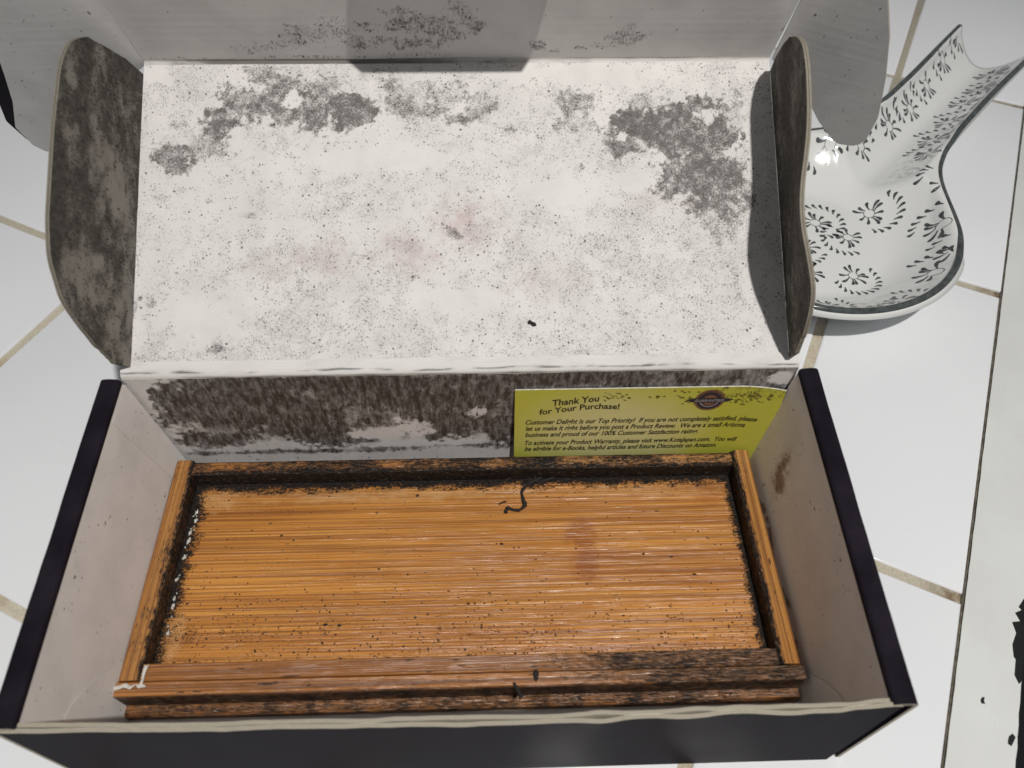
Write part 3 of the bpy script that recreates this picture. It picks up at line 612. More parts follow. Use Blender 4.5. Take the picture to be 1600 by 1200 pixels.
# rolled side walls
def side_wall(side):
    def prof(yf):
        xo = .1170+(.1203-.1170)*yf; xi = xo-.0068
        xo += .00025*fbm(np.array([yf*5.]), np.array([side*3.+4]), 2, 3)[0]
        a = [(xo, .0006), (xo, .02), (xo, .04), (xo, H-.0020)]
        a += [(xo-.002+.002*math.cos(q), H-.0020+.002*math.sin(q)) for q in np.linspace(.2, math.pi/2, 6)]
        a += [(xo-.0034, H+.0001), (xi+.0018, H-.0001)]
        a += [(xi+.0014-.0014*math.sin(q), H-.0015+.0014*math.cos(q)) for q in np.linspace(.3, math.pi/2, 5)]
        a += [(xi+.0001, H-.0024)]
        return a
    yf = np.linspace(0, 1, 60)
    def shell(name, profs, t, mats, mo=None):
        np_ = len(profs[0])
        Vv = yf*DEP
        PP = np.array(profs)    # ny, np, 2
        def f(U, V):
            ny, k = U.shape
            X = PP[:, :, 0]*side; Z = PP[:, :, 1]
            Y = np.repeat((-DEP+.0006+(DEP-.0040)*yf)[:, None], k, 1)
            P = np.stack([X, Y, Z], -1)
            d = np.gradient(P, axis=1); n = np.stack([d[..., 2], 0*d[..., 0], -d[..., 0]], -1)
            n = n/np.linalg.norm(n, axis=-1, keepdims=True)*side
            # n points away from the board's inside
            return P, n
        return sheet(name, box, Vv, 0., .058, np_, f, t, mats, mo, flip=(side < 0), edge_mold=.15)
    pr_ = [prof(q) for q in yf]
    o = shell('side_panel', pr_, .0011, ('black', 'black', 'edge'))
    # white inner leaf
    zz = np.linspace(H-.0026, .0024, 40)
    inn = []
    for q in yf:
        xo = .1170+(.1203-.1170)*q; xi = xo-.0068
        inn.append([(xi+.0003-.0016*(1-z/H)*q*0-.0015*math.sin(math.pi*z/H*.5+1.57)*0 - (.0020+.0045*q)*(1-z/H), z) for z in zz])
    def mo(u, v):
        y = v/1000/DEP; z = H-.0026-(H-.005)*(u/58.)
        base = .10+.08*fbm(y*9, z*150, 2, 3)
        if side > 0:
            base = base+1.1*np.exp(-((y-.78-1.5*(z-.03))/.050)**2-((z-.030)/.011)**2)*(.75+.9*fbm(y*40, z*400, 1, 3))
            base = base+1.1*np.exp(-((z-.010-.002*np.sin(y*20))/.0018)**2)*sstep(.1, .5, fbm(y*14, z*30, 4, 3)+.25)
            base = base+.6*np.exp(-((y-.10-.25*(.02-z)/.02*.2)/.018)**2)*sstep(.0, .4, fbm(y*30, z*200, 6, 3))*(z < .03)
        else:
            base = base+.5*np.exp(-((y-.12)/.012)**2-((z-.008)/.004)**2)
        return np.clip(base, 0, 1)
    shell('inner_panel', inn, .0010, ('inner', 'inner', 'edge'), mo)
side_wall(-1); side_wall(1)
# front wall: two leaves with a raw, wavy top edge
def front(name, y, zt, x0, x1, t, wseed, mats, bow):
    V = np.linspace(0, 1, 30)
    def f(U, V):
        ztop = zt+.0006*fbm(U*45, U*0+3, wseed, 3)+.0004*fbm(U*190, U*0+1, wseed+1, 2)
        curl = .0022*np.clip((U-.098)/.014, 0, 1)**2*0
        P = np.stack([U, y+bow*(1-(U/.112)**2)*V+.0006*V*(1+1.2*(U > .02)*np.clip((U-.02)/.03, 0, 1))*fbm(U*42, V*.5, wseed+2, 3)+curl, .0004+(ztop-.0004)*V], -1)
        return P, np.broadcast_to(np.array([0, -1., 0]), P.shape)
    return sheet(name, box, V, x0, x1, 260, f, t, mats, None, edge_mold=.48)
front('front_panel', -DEP, H-.0012, -.1140, .1128, .0010, 1, ('black', 'edge', 'edge'), -.0012)
front('front_inner_leaf', -DEP+.0014, H-.0017, -.1125, .1105, .0009, 4, ('edge', 'inner', 'edge'), -.0012)
# corner tabs pasted to the inner faces
def corner_tab(side, y0, y1, prof, name='corner_tab'):
    V = np.linspace(.003, y1, 40)
    def f(U, Vv):
        q = (U+DEP)/DEP
        xo = .1170+(.1203-.1170)*np.clip(q, 0, 1); xi = xo-.0068
        X = side*(xi-.00015-(.0020+.0045*np.clip(q, 0, 1))*(1-Vv/H))
        P = np.stack([X, U, Vv], -1)
        return P, np.broadcast_to(np.array([-side*1., 0, 0]), P.shape)
    ya, yb = prof(V)
    sheet(name, box, V, ya, yb, 20, f, .00006, ('inner', 'inner', 'inner'), lambda u, v: 0*u+.12, flip=(side < 0))
corner_tab(-1, 0, .0395, lambda V: (-DEP+.003+0*V, -DEP+.0032+.035*np.clip(1-V/.040, 0, 1)**.5))
corner_tab(-1, 0, H-.0029, lambda V: (-.0165+.0025*np.cos(V/H*3)+.0*V, -.0035+0*V))
corner_tab(1, 0, .0345, lambda V: (-DEP+.003+0*V, -DEP+.0032+.025*np.clip(1-V/.035, 0, 1)**.5))

# ------------------------------------------------------------------ bamboo tray
tray = thing('bamboo_tray', 'mould-blackened bamboo tray with raised rim lying inside the open black box', 'tray', (-.001, -.05, .0025))
def beam(name, axis, l0, l1, a0, a1, z0, z1, mold, ns, mat='bamboo2', na=10, ch=.0008, parent=tray, dust=0.0):
    """chamfered bar along x (axis 0) or y (axis 1); a = cross axis"""
    prof = [(a0, z0)]+[(a0, z) for z in np.linspace(z0, z1-ch, 5)[1:]]+[(a, z1) for a in np.linspace(a0+ch, a1-ch, na)]+[(a1, z) for z in np.linspace(z1-ch, z0, 5)]
    ls = np.linspace(l0, l1, ns); verts = []; uvw = []
    k = len(prof)
    for l in ls:
        for (a, z) in prof:
            w = .00025*fbm(np.array([l*120]), np.array([a*300+z*500]), 3, 2)[0]
            p = (l, a, z+w) if axis == 0 else (a, l, z+w)
            verts.append(p); uvw.append((l, a, z))
    faces = []
    for i in range(ns-1):
        for j in range(k):
            j2 = (j+1) % k
            q = (i*k+j, i*k+j2, (i+1)*k+j2, (i+1)*k+j)
            faces.append(q if axis == 1 else q[::-1])
    c0 = tuple(range(k)); c1 = tuple((ns-1)*k+j for j in range(k))
    faces += [c0[::-1], c1] if axis == 1 else [c0, c1[::-1]]
    me = bpy.data.meshes.new(name); me.from_pydata(verts, [], faces)
    va = np.array(verts)
    mo = np.clip(mold(va[:, 0]*1000, va[:, 1]*1000, va[:, 2]*1000), 0, 1.15)
    setattrs(me, uvw=np.array(uvw)+rng.rand(3)*3, mold=mo, knot=mo*0, pale=mo*0, dust=mo*0+dust)
    bm = bmesh.new(); bm.from_mesh(me); bmesh.ops.recalc_face_normals(bm, faces=bm.faces); bm.to_mesh(me); bm.free()
    return put(name, me, parent, [mat], smooth=False)
X0, X1, Y0, Y1 = -.1085, .1062, -.0078, -.0925
ZT, ZB = .0165, .0085
RW = .0066
nz = lambda x, y, f=.25, s=2: fbm(x*f, y*f, s, 4)
# floor board of the tray
ux = np.linspace(X0+RW-.001, X1-RW+.001, 560); uy = np.linspace(Y1+.009, Y0-RW+.001, 210)
UU, VV = np.meshgrid(ux, uy)
zz = ZB+.00008*fbm(UU*8, VV*900, 2, 2)
nvx = len(ux); idx = np.arange(UU.size).reshape(UU.shape)
me = bpy.data.meshes.new('board')
me.from_pydata(np.stack([UU, VV, zz], -1).reshape(-1, 3).tolist(), [], np.stack([idx[:-1, :-1].ravel(), idx[:-1, 1:].ravel(), idx[1:, 1:].ravel(), idx[1:, :-1].ravel()], 1).tolist())
mo = blobs([b for b in BOARD if b[4] < .7], UU*1000, VV*1000, 2, .9, .0, 2.2)
mo = np.maximum(mo*.8, .17+.10*sstep(-45, -75, VV*1000)+.16*fbm(UU*110, VV*110, 4, 4))
um, vm = UU*1000, VV*1000
en = fbm(um*.22, vm*.5, 3, 5); en2 = fbm(um*1.3, vm*1.3, 5, 3)
def near(dist, wid, s_, tail, ts):
    return np.clip(s_*1.30-dist/wid+.55*en+.22*en2, 0, 1.2)
mo = np.maximum(mo, near(-13.8-vm, 4.6, 1.0, 0, 0))
mo = np.maximum(mo, near(um+101.9, 6.0, .98, 0, 0)*(.75+.25*sstep(-75, -45, vm)))
mo = np.maximum(mo, near(99.6-um, 3.6, 1.0, 0, 0))
mo = np.maximum(mo, near(vm+82.5, 3.6, .80, 0, 0))
mo = mo+.30*sstep(.42, .7, fbm(UU*420, VV*420, 5, 3))*(mo < .5)*.35
setattrs(me, uvw=np.stack([UU, VV, zz*0], -1).reshape(-1, 3), mold=np.clip(mo, 0, 1.15).ravel(), knot=blobs(KNOT, UU*1000, VV*1000, 1).ravel(), pale=blobs(PALE, UU*1000, VV*1000, 5).ravel(), dust=(mo*0+.25).ravel())
put('board', me, tray, ['bamboo'])
# frame bars
def m_left(x, y, z):
    inner = sstep(-103.8, -102.2, x+.9*nz(x, y, .4)); 
    return np.maximum(inner*(.95+.3*nz(x, y)), .30+.35*nz(x, y, .12, 4)+.25*nz(x, y, .8, 1)+.45*np.exp(-((y+47)/7)**2)*sstep(-107, -103, x))
def m_right(x, y, z):
    inner = sstep(101.6, 100.6, x+.8*nz(x, y, .4))
    return np.maximum(inner*(1.0+.2*nz(x, y)), .22+.25*nz(x, y, .15, 5)+.35*np.exp(-((x-100.6)/1.4)**2)+.2*nz(x, y, .8, 1))
def m_back(x, y, z):
    face = sstep(-12.0, -13.4, y+.9*nz(x, y, .35)); backe = sstep(-9.2, -8.3, y+.5*nz(x, y, .3))
    return np.maximum(np.maximum(face*1.12, backe*.9), .66+.6*nz(x, y*3, .10, 2)+.25*nz(x, y, .8, 1)+.12*(np.abs(x) < 60))
def m_front(x, y, z):
    return .22+.25*nz(x, y, .1, 3)+.62*sstep(5, 60, x+12*nz(x, y, .1, 6))+.25*nz(x, y*2, .7, 2)
def m_fascia(x, y, z):
    top_ = sstep(15.4, 16.4, z); 
    face = 1.02+.35*nz(x, z*4, .16, 1)+.2*nz(x, z*6, .6, 3)
    topm = .28+.25*nz(x, y, .3, 2)+.50*sstep(20, 70, x+10*nz(x, y, .1, 6))
    return face*(1-top_)+topm*top_
beam('rim_bar', 1, Y1+.0048, Y0, X0, X0+RW, .0066, ZT, m_left, 140, dust=.5)
beam('rim_bar', 1, Y1+.0048, Y0, X1-RW, X1, .0066, ZT, m_right, 140, dust=.3)
beam('rim_bar', 0, X0+RW+.0002, X1-RW-.0002, Y0-RW+.0006, Y0-.0004, .0066, ZT-.0003, m_back, 240, dust=.55)
beam('rim_bar', 0, X0+RW+.0002, X1-RW-.0002, Y1+.0047, Y1+.0100, .0066, ZT-.0004, m_front, 240, dust=.7, mat='bamboo3', ch=.0003)
beam('front_fascia', 0, X0-.0004, X1+.0006, Y1, Y1+.0045, .0066, ZT-.0002, m_fascia, 240, dust=.9, mat='bamboo3', ch=.0004)
beam('base_board', 0, X0-.0005, X1+.0007, Y1-.0034, Y0-.0006, .0025, .0065, lambda x, y, z: .74+.3*nz(x, y, .2)+.25*nz(x, y+z, .9), 160, dust=1.0, na=40, mat='bamboo3')
# hardened glue on the joints
def lump(name, parent, p, r, mat, squash=.5, seed=0, elong=(1, 1), rz=0):
    bm = bmesh.new(); bmesh.ops.create_icosphere(bm, subdivisions=2, radius=1)
    rs = np.random.RandomState(seed)
    ph = rs.rand(6)*6
    for v in bm.verts:
        c0 = v.co.copy()
        k = 1+.22*math.sin(3*c0.x+ph[0])+.2*math.sin(4*c0.y+ph[1])+.16*math.sin(7*c0.x*c0.y+ph[2])
        x, y = c0.x*r*k*elong[0], c0.y*r*k*elong[1]
        v.co = Vector((p[0]+x*math.cos(rz)-y*math.sin(rz), p[1]+x*math.sin(rz)+y*math.cos(rz), p[2]+c0.z*r*squash*k))
    me = bpy.data.meshes.new(name); bm.to_mesh(me); bm.free()
    return put(name, me, parent, [mat])
def flake(p, a, b, rz, th, seed):
    rs = np.random.RandomState(seed); n = 11
    an = np.sort(rs.rand(n)*6.28); rr = .45+.75*rs.rand(n)
    bm = bmesh.new()
    P2 = [(p[0]+a*r*math.cos(q)*math.cos(rz)-b*r*math.sin(q)*math.sin(rz), p[1]+a*r*math.cos(q)*math.sin(rz)+b*r*math.sin(q)*math.cos(rz)) for q, r in zip(an, rr)]
    lo_ = [bm.verts.new((x, y, p[2]-.0002)) for x, y in P2]; hi_ = [bm.verts.new((x, y, p[2]+th*(.6+.5*rs.rand()))) for x, y in P2]
    c_ = bm.verts.new((p[0], p[1], p[2]+th*1.3))
    for k in range(n):
        k2 = (k+1) % n; bm.faces.new((lo_[k], lo_[k2], hi_[k2], hi_[k])); bm.faces.new((hi_[k], hi_[k2], c_))
    bmesh.ops.recalc_face_normals(bm, faces=bm.faces)
    me = bpy.data.meshes.new('glue_residue'); bm.to_mesh(me); bm.free()
    return put('glue_residue', me, tray, ['glue'], smooth=False)
for i, p in enumerate(GLUE):
    for k in range(3 if i in (1, 2, 3, 4) else 2):
        jx, jy = (rng.rand(2)-.5)
        big = (k == 0)
        flake((p[0]-.0010+jx*.0016, p[1]+jy*.0045, p[2]+.0001), .0006 if big else .0003, .0013 if big else .0004, R(-15+40*jx), .0003, 40+i*5+k)
for i, p in enumerate(GLUE_CORNER):
    flake((p[0], p[1], p[2]+.0001), .0019 if i < 4 else .0007, .0008 if i < 4 else .0017, R(8*(rng.rand()-.5)), .0003, 120+i)
lump('dark_nub', tray, CRUMB[0], .0013, 'thread', .6, 5, (1, 1))

rs = np.random.RandomState(11)
cv, cf = [], []
def crumb(x, y, z, r):
    b = len(cv)
    for d in ((1, 0, 0), (0, 1, 0), (-1, 0, 0), (0, -1, 0), (0, 0, 1), (0, 0, -.5)):
        k = r*(.6+.8*rs.rand()); cv.append((x+d[0]*k+.3*r*(rs.rand()-.5), y+d[1]*k+.3*r*(rs.rand()-.5), z+d[2]*k*.8))
    for i in range(4):
        j = (i+1) % 4; cf.append((b+i, b+j, b+4)); cf.append((b+j, b+i, b+5))
def rr(): return .00010+.00022*rs.rand()**2
for k in range(1500):
    q = rs.exponential(.0013); x = X0+RW+rs.rand()*(X1-X0-2*RW)
    if vnoise(np.array([x*90]), np.array([q*200]), 3)[0] > rs.rand()*.9: crumb(x, -.0138-q, ZB, rr())
for k in range(600):
    q = rs.exponential(.0016); crumb(X0+RW+q, -.0138-rs.rand()*.068, ZB, rr())
for k in range(420):
    q = rs.exponential(.0010); crumb(X1-RW-q, -.0138-rs.rand()*.068, ZB, rr())
for k in range(650):
    q = rs.exponential(.0010); x = X0+RW+rs.rand()**.7*(X1-X0-2*RW); crumb(x, -.0825+q, ZB, rr())
for k in range(1000):
    x = X0+RW+.004+rs.rand()*(X1-X0-2*RW-.008); y = -.0825+abs(rs.normal(0, .016))
    if y < -.02 and vnoise(np.array([x*120]), np.array([y*120]), 5)[0] > .35: crumb(x, y, ZB, .00016+.00028*rs.rand()**2)
me = bpy.data.meshes.new('mould_crumbs'); me.from_pydata(cv, [], cf)
cr = put('mould_crumbs', me, tray, ['thread'], smooth=False); cr['kind'] = 'stuff'

# threads and crumbs lying on things
def debris(name, label, cat, me, loc):
    o = put(name, me, None, ['thread'])
    o['label'] = label; o['category'] = cat
    if name == 'dried_thread': o['group'] = 'dried threads on the bamboo board'
    return o
def lift(pts, dz): return [(x, y, z+dz) for x, y, z in pts]
P_ = spline(lift(THREAD_A, .0007), 3)
P_ = P_+np.c_[.0006*fbm(np.arange(len(P_))*.9, np.zeros(len(P_)), 1, 2), .0003*fbm(np.arange(len(P_))*.9, np.ones(len(P_))*5, 2, 2), np.zeros(len(P_))]
debris('dried_thread', 'long crooked dark thread hanging over the orange bamboo board from its black back edge', 'thread', tube(P_, .00045+.00035*rng.rand(len(P_)), 7, .7), None)
debris('dried_thread', 'short forked dark thread at the black back edge of the bamboo board', 'thread', tube(spline(lift(THREAD_B, .0008), 5), .0005, 6, .5), None)
debris('dried_thread', 'thin dark thread slanting across the black back corner of the bamboo board', 'thread', tube(spline(lift(THREAD_C, .0008), 5), .00035, 6, .5), None)
debris('dried_thread', 'tiny dark sliver lying beside the long crooked thread', 'thread', tube(spline(lift(THREAD_D, .0005), 4), .0003, 6, .5), None)
debris('dark_splinter', 'small black splinter on the front bar of the bamboo tray', 'splinter', tube(spline(lift(SPLINTER, .0006), 4), np.linspace(.0004, .0009, 9), 6, .5), None)
debris('dark_fleck', 'small dark purple fleck lying alone on the white lid', 'fleck', tube(spline([(x, y-.0003, z+.0005) for x, y, z in FLECK], 4), np.array([.0003, .0006, .0008, .0007, .0006, .0006, .0007, .0005, .0002]), 6, .5), None)

# ------------------------------------------------------------------ green card
card = thing('thank_you_card', 'yellow-green printed thank-you card standing between bamboo tray and back of box', 'card', (.066, -.0045, .0025))
CX0, CX1, CZ0, CZ1 = .0174, .1118, .0028, .0502
def card_y(u, z):      # slightly bowed card leaning on the back panel
    return -.0072+.0044*(z-CZ0)/(CZ1-CZ0)-.0010*np.sin(np.clip((u-CX0)/(CX1-CX0), 0, 1)*math.pi)*0-.0022*np.clip((u-.095)/.0165, 0, 1)**2
def cardfun(off):
    def f(U, V):
        z = CZ1-V
        x = CX0+U
        P = np.stack([x, card_y(x, z)-off, z], -1)
        return P, np.broadcast_to(np.array([0, -1., 0]), P.shape)
    return f
cm = lambda u, v: np.clip(.80*np.exp(-(v/3.0)**2)*sstep(50, 75, u)*(.6+.7*fbm(u*.5, v*.5, 2, 3))+.95*np.exp(-((v-4.5)/3.6)**2)*sstep(68, 76, u)*(1-sstep(84, 92, u)*.3)*(.7+.6*fbm(u*.4, v*.4, 3, 3)), 0, 1)
sheet('card_stock', card, np.linspace(0, CZ1-CZ0, 90), 0., CX1-CX0, 170, cardfun(0), .0004, ('card', 'cardedge', 'cardedge'), cm, flip=True)
def text_mesh(body, size, shear=.0, bold=.0, extrude=0):
    cu = bpy.data.curves.new('txt', 'FONT'); cu.body = body; cu.size = size; cu.shear = shear; cu.offset = bold
    cu.resolution_u = 3
    o = bpy.data.objects.new('txt', cu); coll.objects.link(o)
    bpy.context.view_layer.update()
    dg = bpy.context.evaluated_depsgraph_get()
    me = bpy.data.meshes.new_from_object(o.evaluated_get(dg))
    bpy.data.objects.remove(o); bpy.data.curves.remove(cu)
    co = np.array([v.co[:] for v in me.vertices])
    return me, co
def place_print(name, me, u, v, mat, off=.00006, parent=card):
    """u right, v down from the card's top-left corner (metres)"""
    x = CX0+u; z = CZ1-v
    P = np.stack([x, card_y(x, z)-off, z], -1)
    me.vertices.foreach_set('co', P.astype(np.float32).ravel()); me.update()
    return put(name, me, parent, [mat], smooth=False)
def text_line(body, u0, v0, width, size, mat='ink', shear=.28, bold=.0, warp=None, tilt=0.0, xh=1.0):
    me, co = text_mesh(body, 1.0, shear, bold)
    x = co[:, 0]-co[:, 0].min(); x = x/x.max()
    y = co[:, 1]*size*xh
    v = v0-y
    if warp is not None: v = v+warp(x)
    return place_print('text_line', me, u0+x*width, v+tilt*x, mat)
BOLD = .024
text_line('Thank You', .0132, .0080, .0165, .0046, shear=0, bold=BOLD, warp=lambda x: .0006-.0022*x)
text_line('for Your Purchase!', .0088, .0128, .0286, .0042, shear=0, bold=BOLD, warp=lambda x: .0005*np.cos(x*4)-.0018*np.sin(np.clip(x, 0, 1)*2.2))
for i, (tx_, v0, wd) in enumerate((
    ('Customer Delight is our Top Priority!  If you are not completely satisfied, please', .0186, .0845),
    ('let us make it right before you post a Product Review.  We are a small Arizona', .0222, .0810),
    ('business and proud of our 100% Customer Satisfaction rating.', .0258, .0643),
    ('To activate your Product Warranty, please visit www.KotaJapan.com.  You will', .0306, .0798),
    ('be eligible for e-Books, helpful articles and future Discounts on Amazon.', .0342, .0729))):
    text_line(tx_, .0040, v0, wd, .0036, bold=BOLD, tilt=-.0005)
# round seal with a banner
SU, SV = .0692, .0068
def ring(name, r0, r1, mat, off, teeth=0, a0=0, a1=360, n=72):
    bm = bmesh.new(); us = []
    an = np.radians(np.linspace(a0, a1, n+1)); rows = []
    for k, q in enumerate(an):
        ro = r1*(1+(.05 if (teeth and k % 2) else 0))
        rows.append((bm.verts.new((r0*math.cos(q), r0*math.sin(q), 0)), bm.verts.new((ro*math.cos(q), ro*math.sin(q), 0))))
    for k in range(n): bm.faces.new((rows[k][0], rows[k][1], rows[k+1][1], rows[k+1][0]))
    me = bpy.data.meshes.new(name); bm.to_mesh(me); bm.free()
    co = np.array([v.co[:] for v in me.vertices])
    return place_print(name, me, SU+co[:, 0], SV-co[:, 1]*1.02, mat, off)
ring('seal_rim', .0036, .0053, 'rust', .00006, teeth=1)
ring('seal_ring', .0026, .0047, 'navy', .00009)
ring('seal_ring', .0032, .0035, 'silver', .00012, a0=200, a1=340)
ring('seal_ring', .0042, .00445, 'rust', .00012, a0=15, a1=165)
ring('seal_disc', .0001, .0026, 'rust', .00009)
ring('seal_disc', .0005, .0013, 'silver', .00012, a0=20, a1=160, n=20)
def poly_print(name, pts, mat, off, cu=0, cv=0):
    bm = bmesh.new(); f = bm.faces.new([bm.verts.new((a, b, 0)) for a, b in pts])
    me = bpy.data.meshes.new(name); bm.to_mesh(me); bm.free()
    co = np.array([v.co[:] for v in me.vertices])
    return place_print(name, me, cu+co[:, 0], cv-co[:, 1], mat, off)
poly_print('seal_banner', [(-.0082, .0003), (-.0066, .0009), (-.0055, .0010), (-.003, .0012), (0, .0013), (.003, .0012), (.0055, .0010), (.0066, .0009), (.0086, .0004), (.0066, -.0008), (.0055, -.0010), (.003, -.0012), (0, -.0013), (-.003, -.0012), (-.0055, -.0010), (-.0066, -.0008)], 'navy', .00016, SU, SV)
text_line('GUARANTEED', SU-.0052, SV+.0007, .0104, .0019, 'silver', shear=0, bold=.0)
bpy.context.view_layer.update()
for o in list(card.children):
    if o.name.startswith('text_line') and o.data.materials[0] == M['silver']:
        o.data.transform(Matrix.Translation((0, -.00018, 0)))
# printed tread-like marks beside the seal
rs = np.random.RandomState(3)
for (u0, v0, du, dv, n) in ((.0310, .0018, .0095, .0045, 22), (.0545, .0012, .0110, .0085, 40), (.0765, .0030, .0140, .0065, 40), (.0450, .0040, .0080, .0012, 8)):
    for k in range(n):
        a, b = rs.rand(2)
        if n > 30 and (b-.2 > a*1.4 if u0 < .06 else False): continue
        w, h = .0003+.0005*rs.rand(), .00022+.0003*rs.rand(); an = .6
        pts = [(w*math.cos(q+an)+.0001*rs.rand(), h*math.sin(q)) for q in np.linspace(0, 6.28, 7)[:-1]]
        poly_print('tread_mark', pts, 'stampink', .00005, u0+a*du, v0+b*dv)

# ------------------------------------------------------------------ ceramic spoon rest
SC = np.array([.1665, .1185]); SA = R(46)
se = np.array([math.cos(SA), math.sin(SA)]); sn = np.array([-math.sin(SA), math.cos(SA)])
RB = .0625; TIP = .2045
HWT = [0, .010, .018, .030, .040, .050, .060, .070, .085, .110, .140, .165, .205]
HWN = [.0625, .0617, .0599, .0548, .0477, .0395, .0318, .0264, .0226, .0205, .0203, .0208, .0218]
def hw(t):
    t = np.asarray(t, float)
    g = np.linspace(-RB, TIP+.01, 800)
    w = np.where(g < .018, np.sqrt(np.clip(RB**2-g**2, 0, None)), np.interp(g, HWT, HWN))
    k = np.ones(31)/31; w2 = np.convolve(np.pad(w, 15, 'edge'), k, 'valid')
    m_ = sstep(-.01, .03, g); w = w*(1-m_)+w2*m_
    return np.interp(t, g, w)
def dish_z(t, n):
    t = np.asarray(t, float); n = np.asarray(n, float)
    zr = .0245+.0035*sstep(.06, .2, t)
    r = np.sqrt(t*t+n*n)/RB
    zb = .0050+(.0245-.0050)*np.clip((r-.55)/.45, 0, 1.25)**1.7
    zt = .0100+.0035*sstep(.08, .2, t)+(zr-.0100-.0035*sstep(.08, .2, t))*np.clip(np.abs(n)/.0210, 0, 1.25)**1.8+.03*sstep(.035, .0, t)
    k = .0045
    h = np.clip(.5+.5*(zt-zb)/k, 0, 1)
    z = zt*(1-h)+zb*h-k*h*(1-h)
    z = np.minimum(z, zr)
    e_ = sstep(.80, 1.0, np.abs(n)/np.maximum(hw(t), 1e-4))*sstep(.01, .035, t)
    return z*(1-e_)+zr*e_
spoon = thing('spoon_rest', 'white ceramic spoon rest with grey swirl pattern on the tiles beside the box', 'spoon rest', (SC[0], SC[1], .0))
def sp(t, n, z):
    return np.stack([SC[0]+t*se[0]+n*sn[0], SC[1]+t*se[1]+n*sn[1], z], -1)
NT_, NS = 190, 72
th_ = np.linspace(0, math.pi/2, 60)
trow = np.concatenate([-RB*np.cos(th_), np.linspace(0, TIP, NT_-60+1)[1:]]); trow[0] = -RB*.99995
srow = np.sin(np.linspace(-math.pi/2, math.pi/2, NS))
h_ = hw(trow); h_[0] = max(h_[0], .0006)
TG = np.repeat(trow[:, None], NS, 1); NG = h_[:, None]*srow[None]
# scalloped end of the trough: the middle is shorter than the two horns
endk = sstep(.13, TIP, TG); TG2 = TG-endk*.009*np.cos(np.clip(np.abs(NG)/.0218, 0, 1)*math.pi/2)**.8
ZG = dish_z(TG, NG)
top = sp(TG2, NG, ZG)
du = np.gradient(top, axis=0); dv = np.gradient(top, axis=1)
nn = np.cross(du, dv); nn /= np.maximum(np.linalg.norm(nn, axis=-1, keepdims=True), 1e-9)
nn = np.where(nn[..., 2:3] < 0, -nn, nn)
und = top-nn*.0046; und[..., 2] = np.maximum(und[..., 2], .0008)
tv = top.reshape(-1, 3); uvv = und.reshape(-1, 3)
ny, nx = TG.shape; idx = np.arange(ny*nx).reshape(ny, nx); K = ny*nx
fq = np.stack([idx[:-1, :-1].ravel(), idx[1:, :-1].ravel(), idx[1:, 1:].ravel(), idx[:-1, 1:].ravel()], 1)
lp = np.concatenate([idx[0, :], idx[1:, -1], idx[-1, -2::-1], idx[-2:0:-1, 0]])
i_ = np.arange(len(lp)); eq = np.stack([lp, np.roll(lp, -1), np.roll(lp, -1)+K, lp+K], 1)
me = bpy.data.meshes.new('dish')
me.from_pydata(np.concatenate([tv, uvv]).tolist(), [], fq.tolist()+(fq[:, ::-1]+K).tolist()+eq.tolist())
bm = bmesh.new(); bm.from_mesh(me); bmesh.ops.recalc_face_normals(bm, faces=bm.faces); bm.to_mesh(me); bm.free()
dish = put('dish', me, spoon, ['ceramic'])
# rim painted grey: rounded lip from one horn round the bowl to the other
rim_l = top[::-1, -1]; rim_r = top[1:, 0]
mid = top[0, ::-1][1:-1]
path = np.concatenate([rim_l, rim_r])
nrm_l = nn[::-1, -1]; nrm_r = nn[1:, 0]
path = path+np.array([0, 0, -.0013])
put('rim_band', tube(path, .0016, 12, 0, 'rim_band'), spoon, ['rimglaze'])
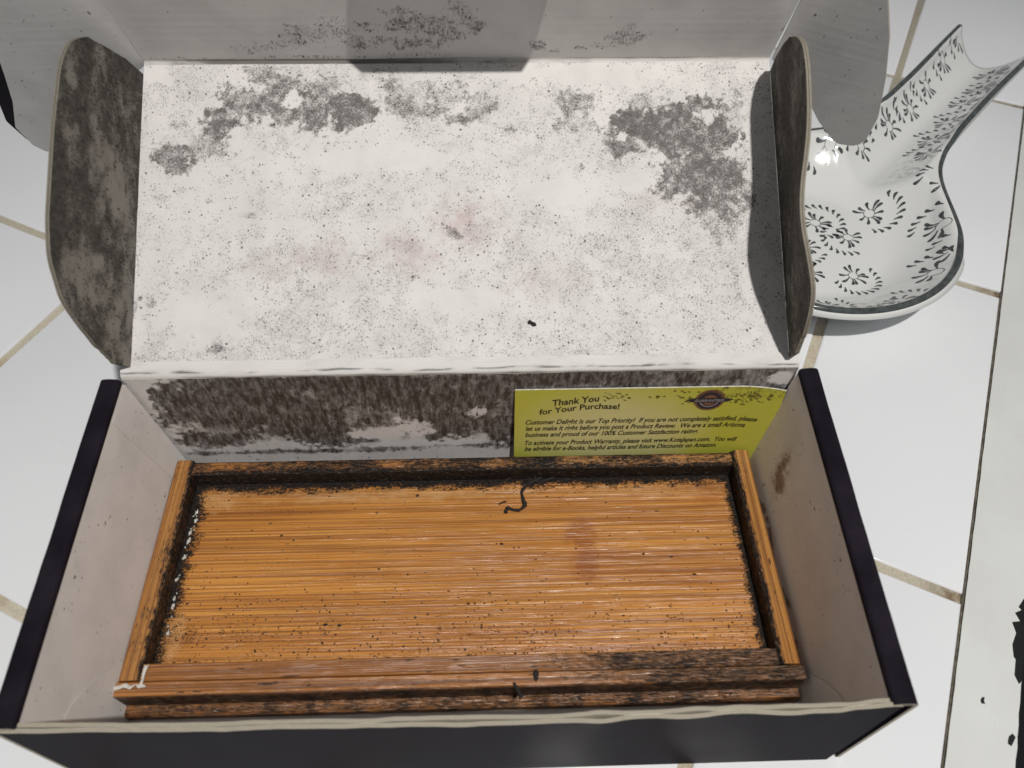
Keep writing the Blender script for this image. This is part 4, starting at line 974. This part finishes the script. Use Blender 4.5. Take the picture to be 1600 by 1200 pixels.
# painted swirls, laid on the curved glaze
def drop(t0, n0, t1, n1, w):
    """petal stroke from a thin to a fat end"""
    a = np.array([t0, n0]); b = np.array([t1, n1]); d = b-a; L = np.linalg.norm(d); d /= L; q = np.array([-d[1], d[0]])
    s = np.array([0, .3, .6, .8, .95, 1.0]); ww = np.array([.28, .42, .8, 1., .75, .2])*w
    c0 = a+s[:, None]*L*d+(np.sin(s*3)*.10*L)[:, None]*q
    return np.concatenate([c0+ww[:, None]*q, (c0-ww[:, None]*q)[::-1]])
def on_dish(P):
    t, n = P[:, 0], P[:, 1]
    h = hw(np.clip(t, -RB*.99, TIP)); nmax = np.where(t < 0, np.sqrt(np.clip(RB**2*.93-t*t, 0, None)), h*.965)
    ok = np.all(np.abs(n) < nmax) and t.min() > -RB*.965 and t.max() < TIP-.003
    z = dish_z(t, n)+.00018
    endk = sstep(.13, TIP, t); t2 = t-endk*.009*np.cos(np.clip(np.abs(n)/.0218, 0, 1)*math.pi/2)**.8
    return sp(t2, n, z), ok
for k_i, (ct_, cn_, r, rot_, arc) in enumerate(MOTIFS):
    r *= 1.6
    verts = []; faces = []
    def add_poly(P):
        Q, ok = on_dish(P)
        if not ok: return
        m_ = len(P)//2; b = len(verts); verts.extend(Q.tolist())
        for i in range(m_-1): faces.append((b+i, b+i+1, b+len(P)-2-i, b+len(P)-1-i))
    if arc:
        r0 = r*.30
        npet = 11
        for k in range(npet):
            a = R(rot_)+2*math.pi*k/npet+.15*math.sin(k*2.1)
            if k in (1,): continue
            rr = r*(.92+.12*math.sin(k*1.7+k_i))
            add_poly(drop(ct_+r0*1.08*math.cos(a), cn_+r0*1.08*math.sin(a), ct_+rr*math.cos(a+.12), cn_+rr*math.sin(a+.12), r*.105))
        # thin ring round the eye of the flower
        an = np.linspace(R(rot_), R(rot_+300), 30)
        ro = np.stack([ct_+r0*1.10*np.cos(an), cn_+r0*1.10*np.sin(an)], 1); ri = np.stack([ct_+r0*.98*np.cos(an), cn_+r0*.98*np.sin(an)], 1)
        add_poly(np.concatenate([ro, ri[::-1]]))
        # outer curl with its comb of petals
        cx = ct_-.28*r*math.cos(R(rot_)); cy = cn_-.28*r*math.sin(R(rot_))
        n_o = int(arc/15)
        for k in range(n_o):
            a = R(rot_+180-arc/2+arc*k/(n_o-1))
            r1 = r*(1.18+.10*k/n_o); rr = r1+r*.42*(1-.35*abs(k/n_o-.5))
            add_poly(drop(cx+r1*math.cos(a), cy+r1*math.sin(a), cx+rr*math.cos(a+.16), cy+rr*math.sin(a+.16), r*.105))
    if verts:
        me = bpy.data.meshes.new('painted_swirl'); me.from_pydata(verts, [], faces)
        put('painted_swirl', me, dish, ['underglaze'], smooth=False)
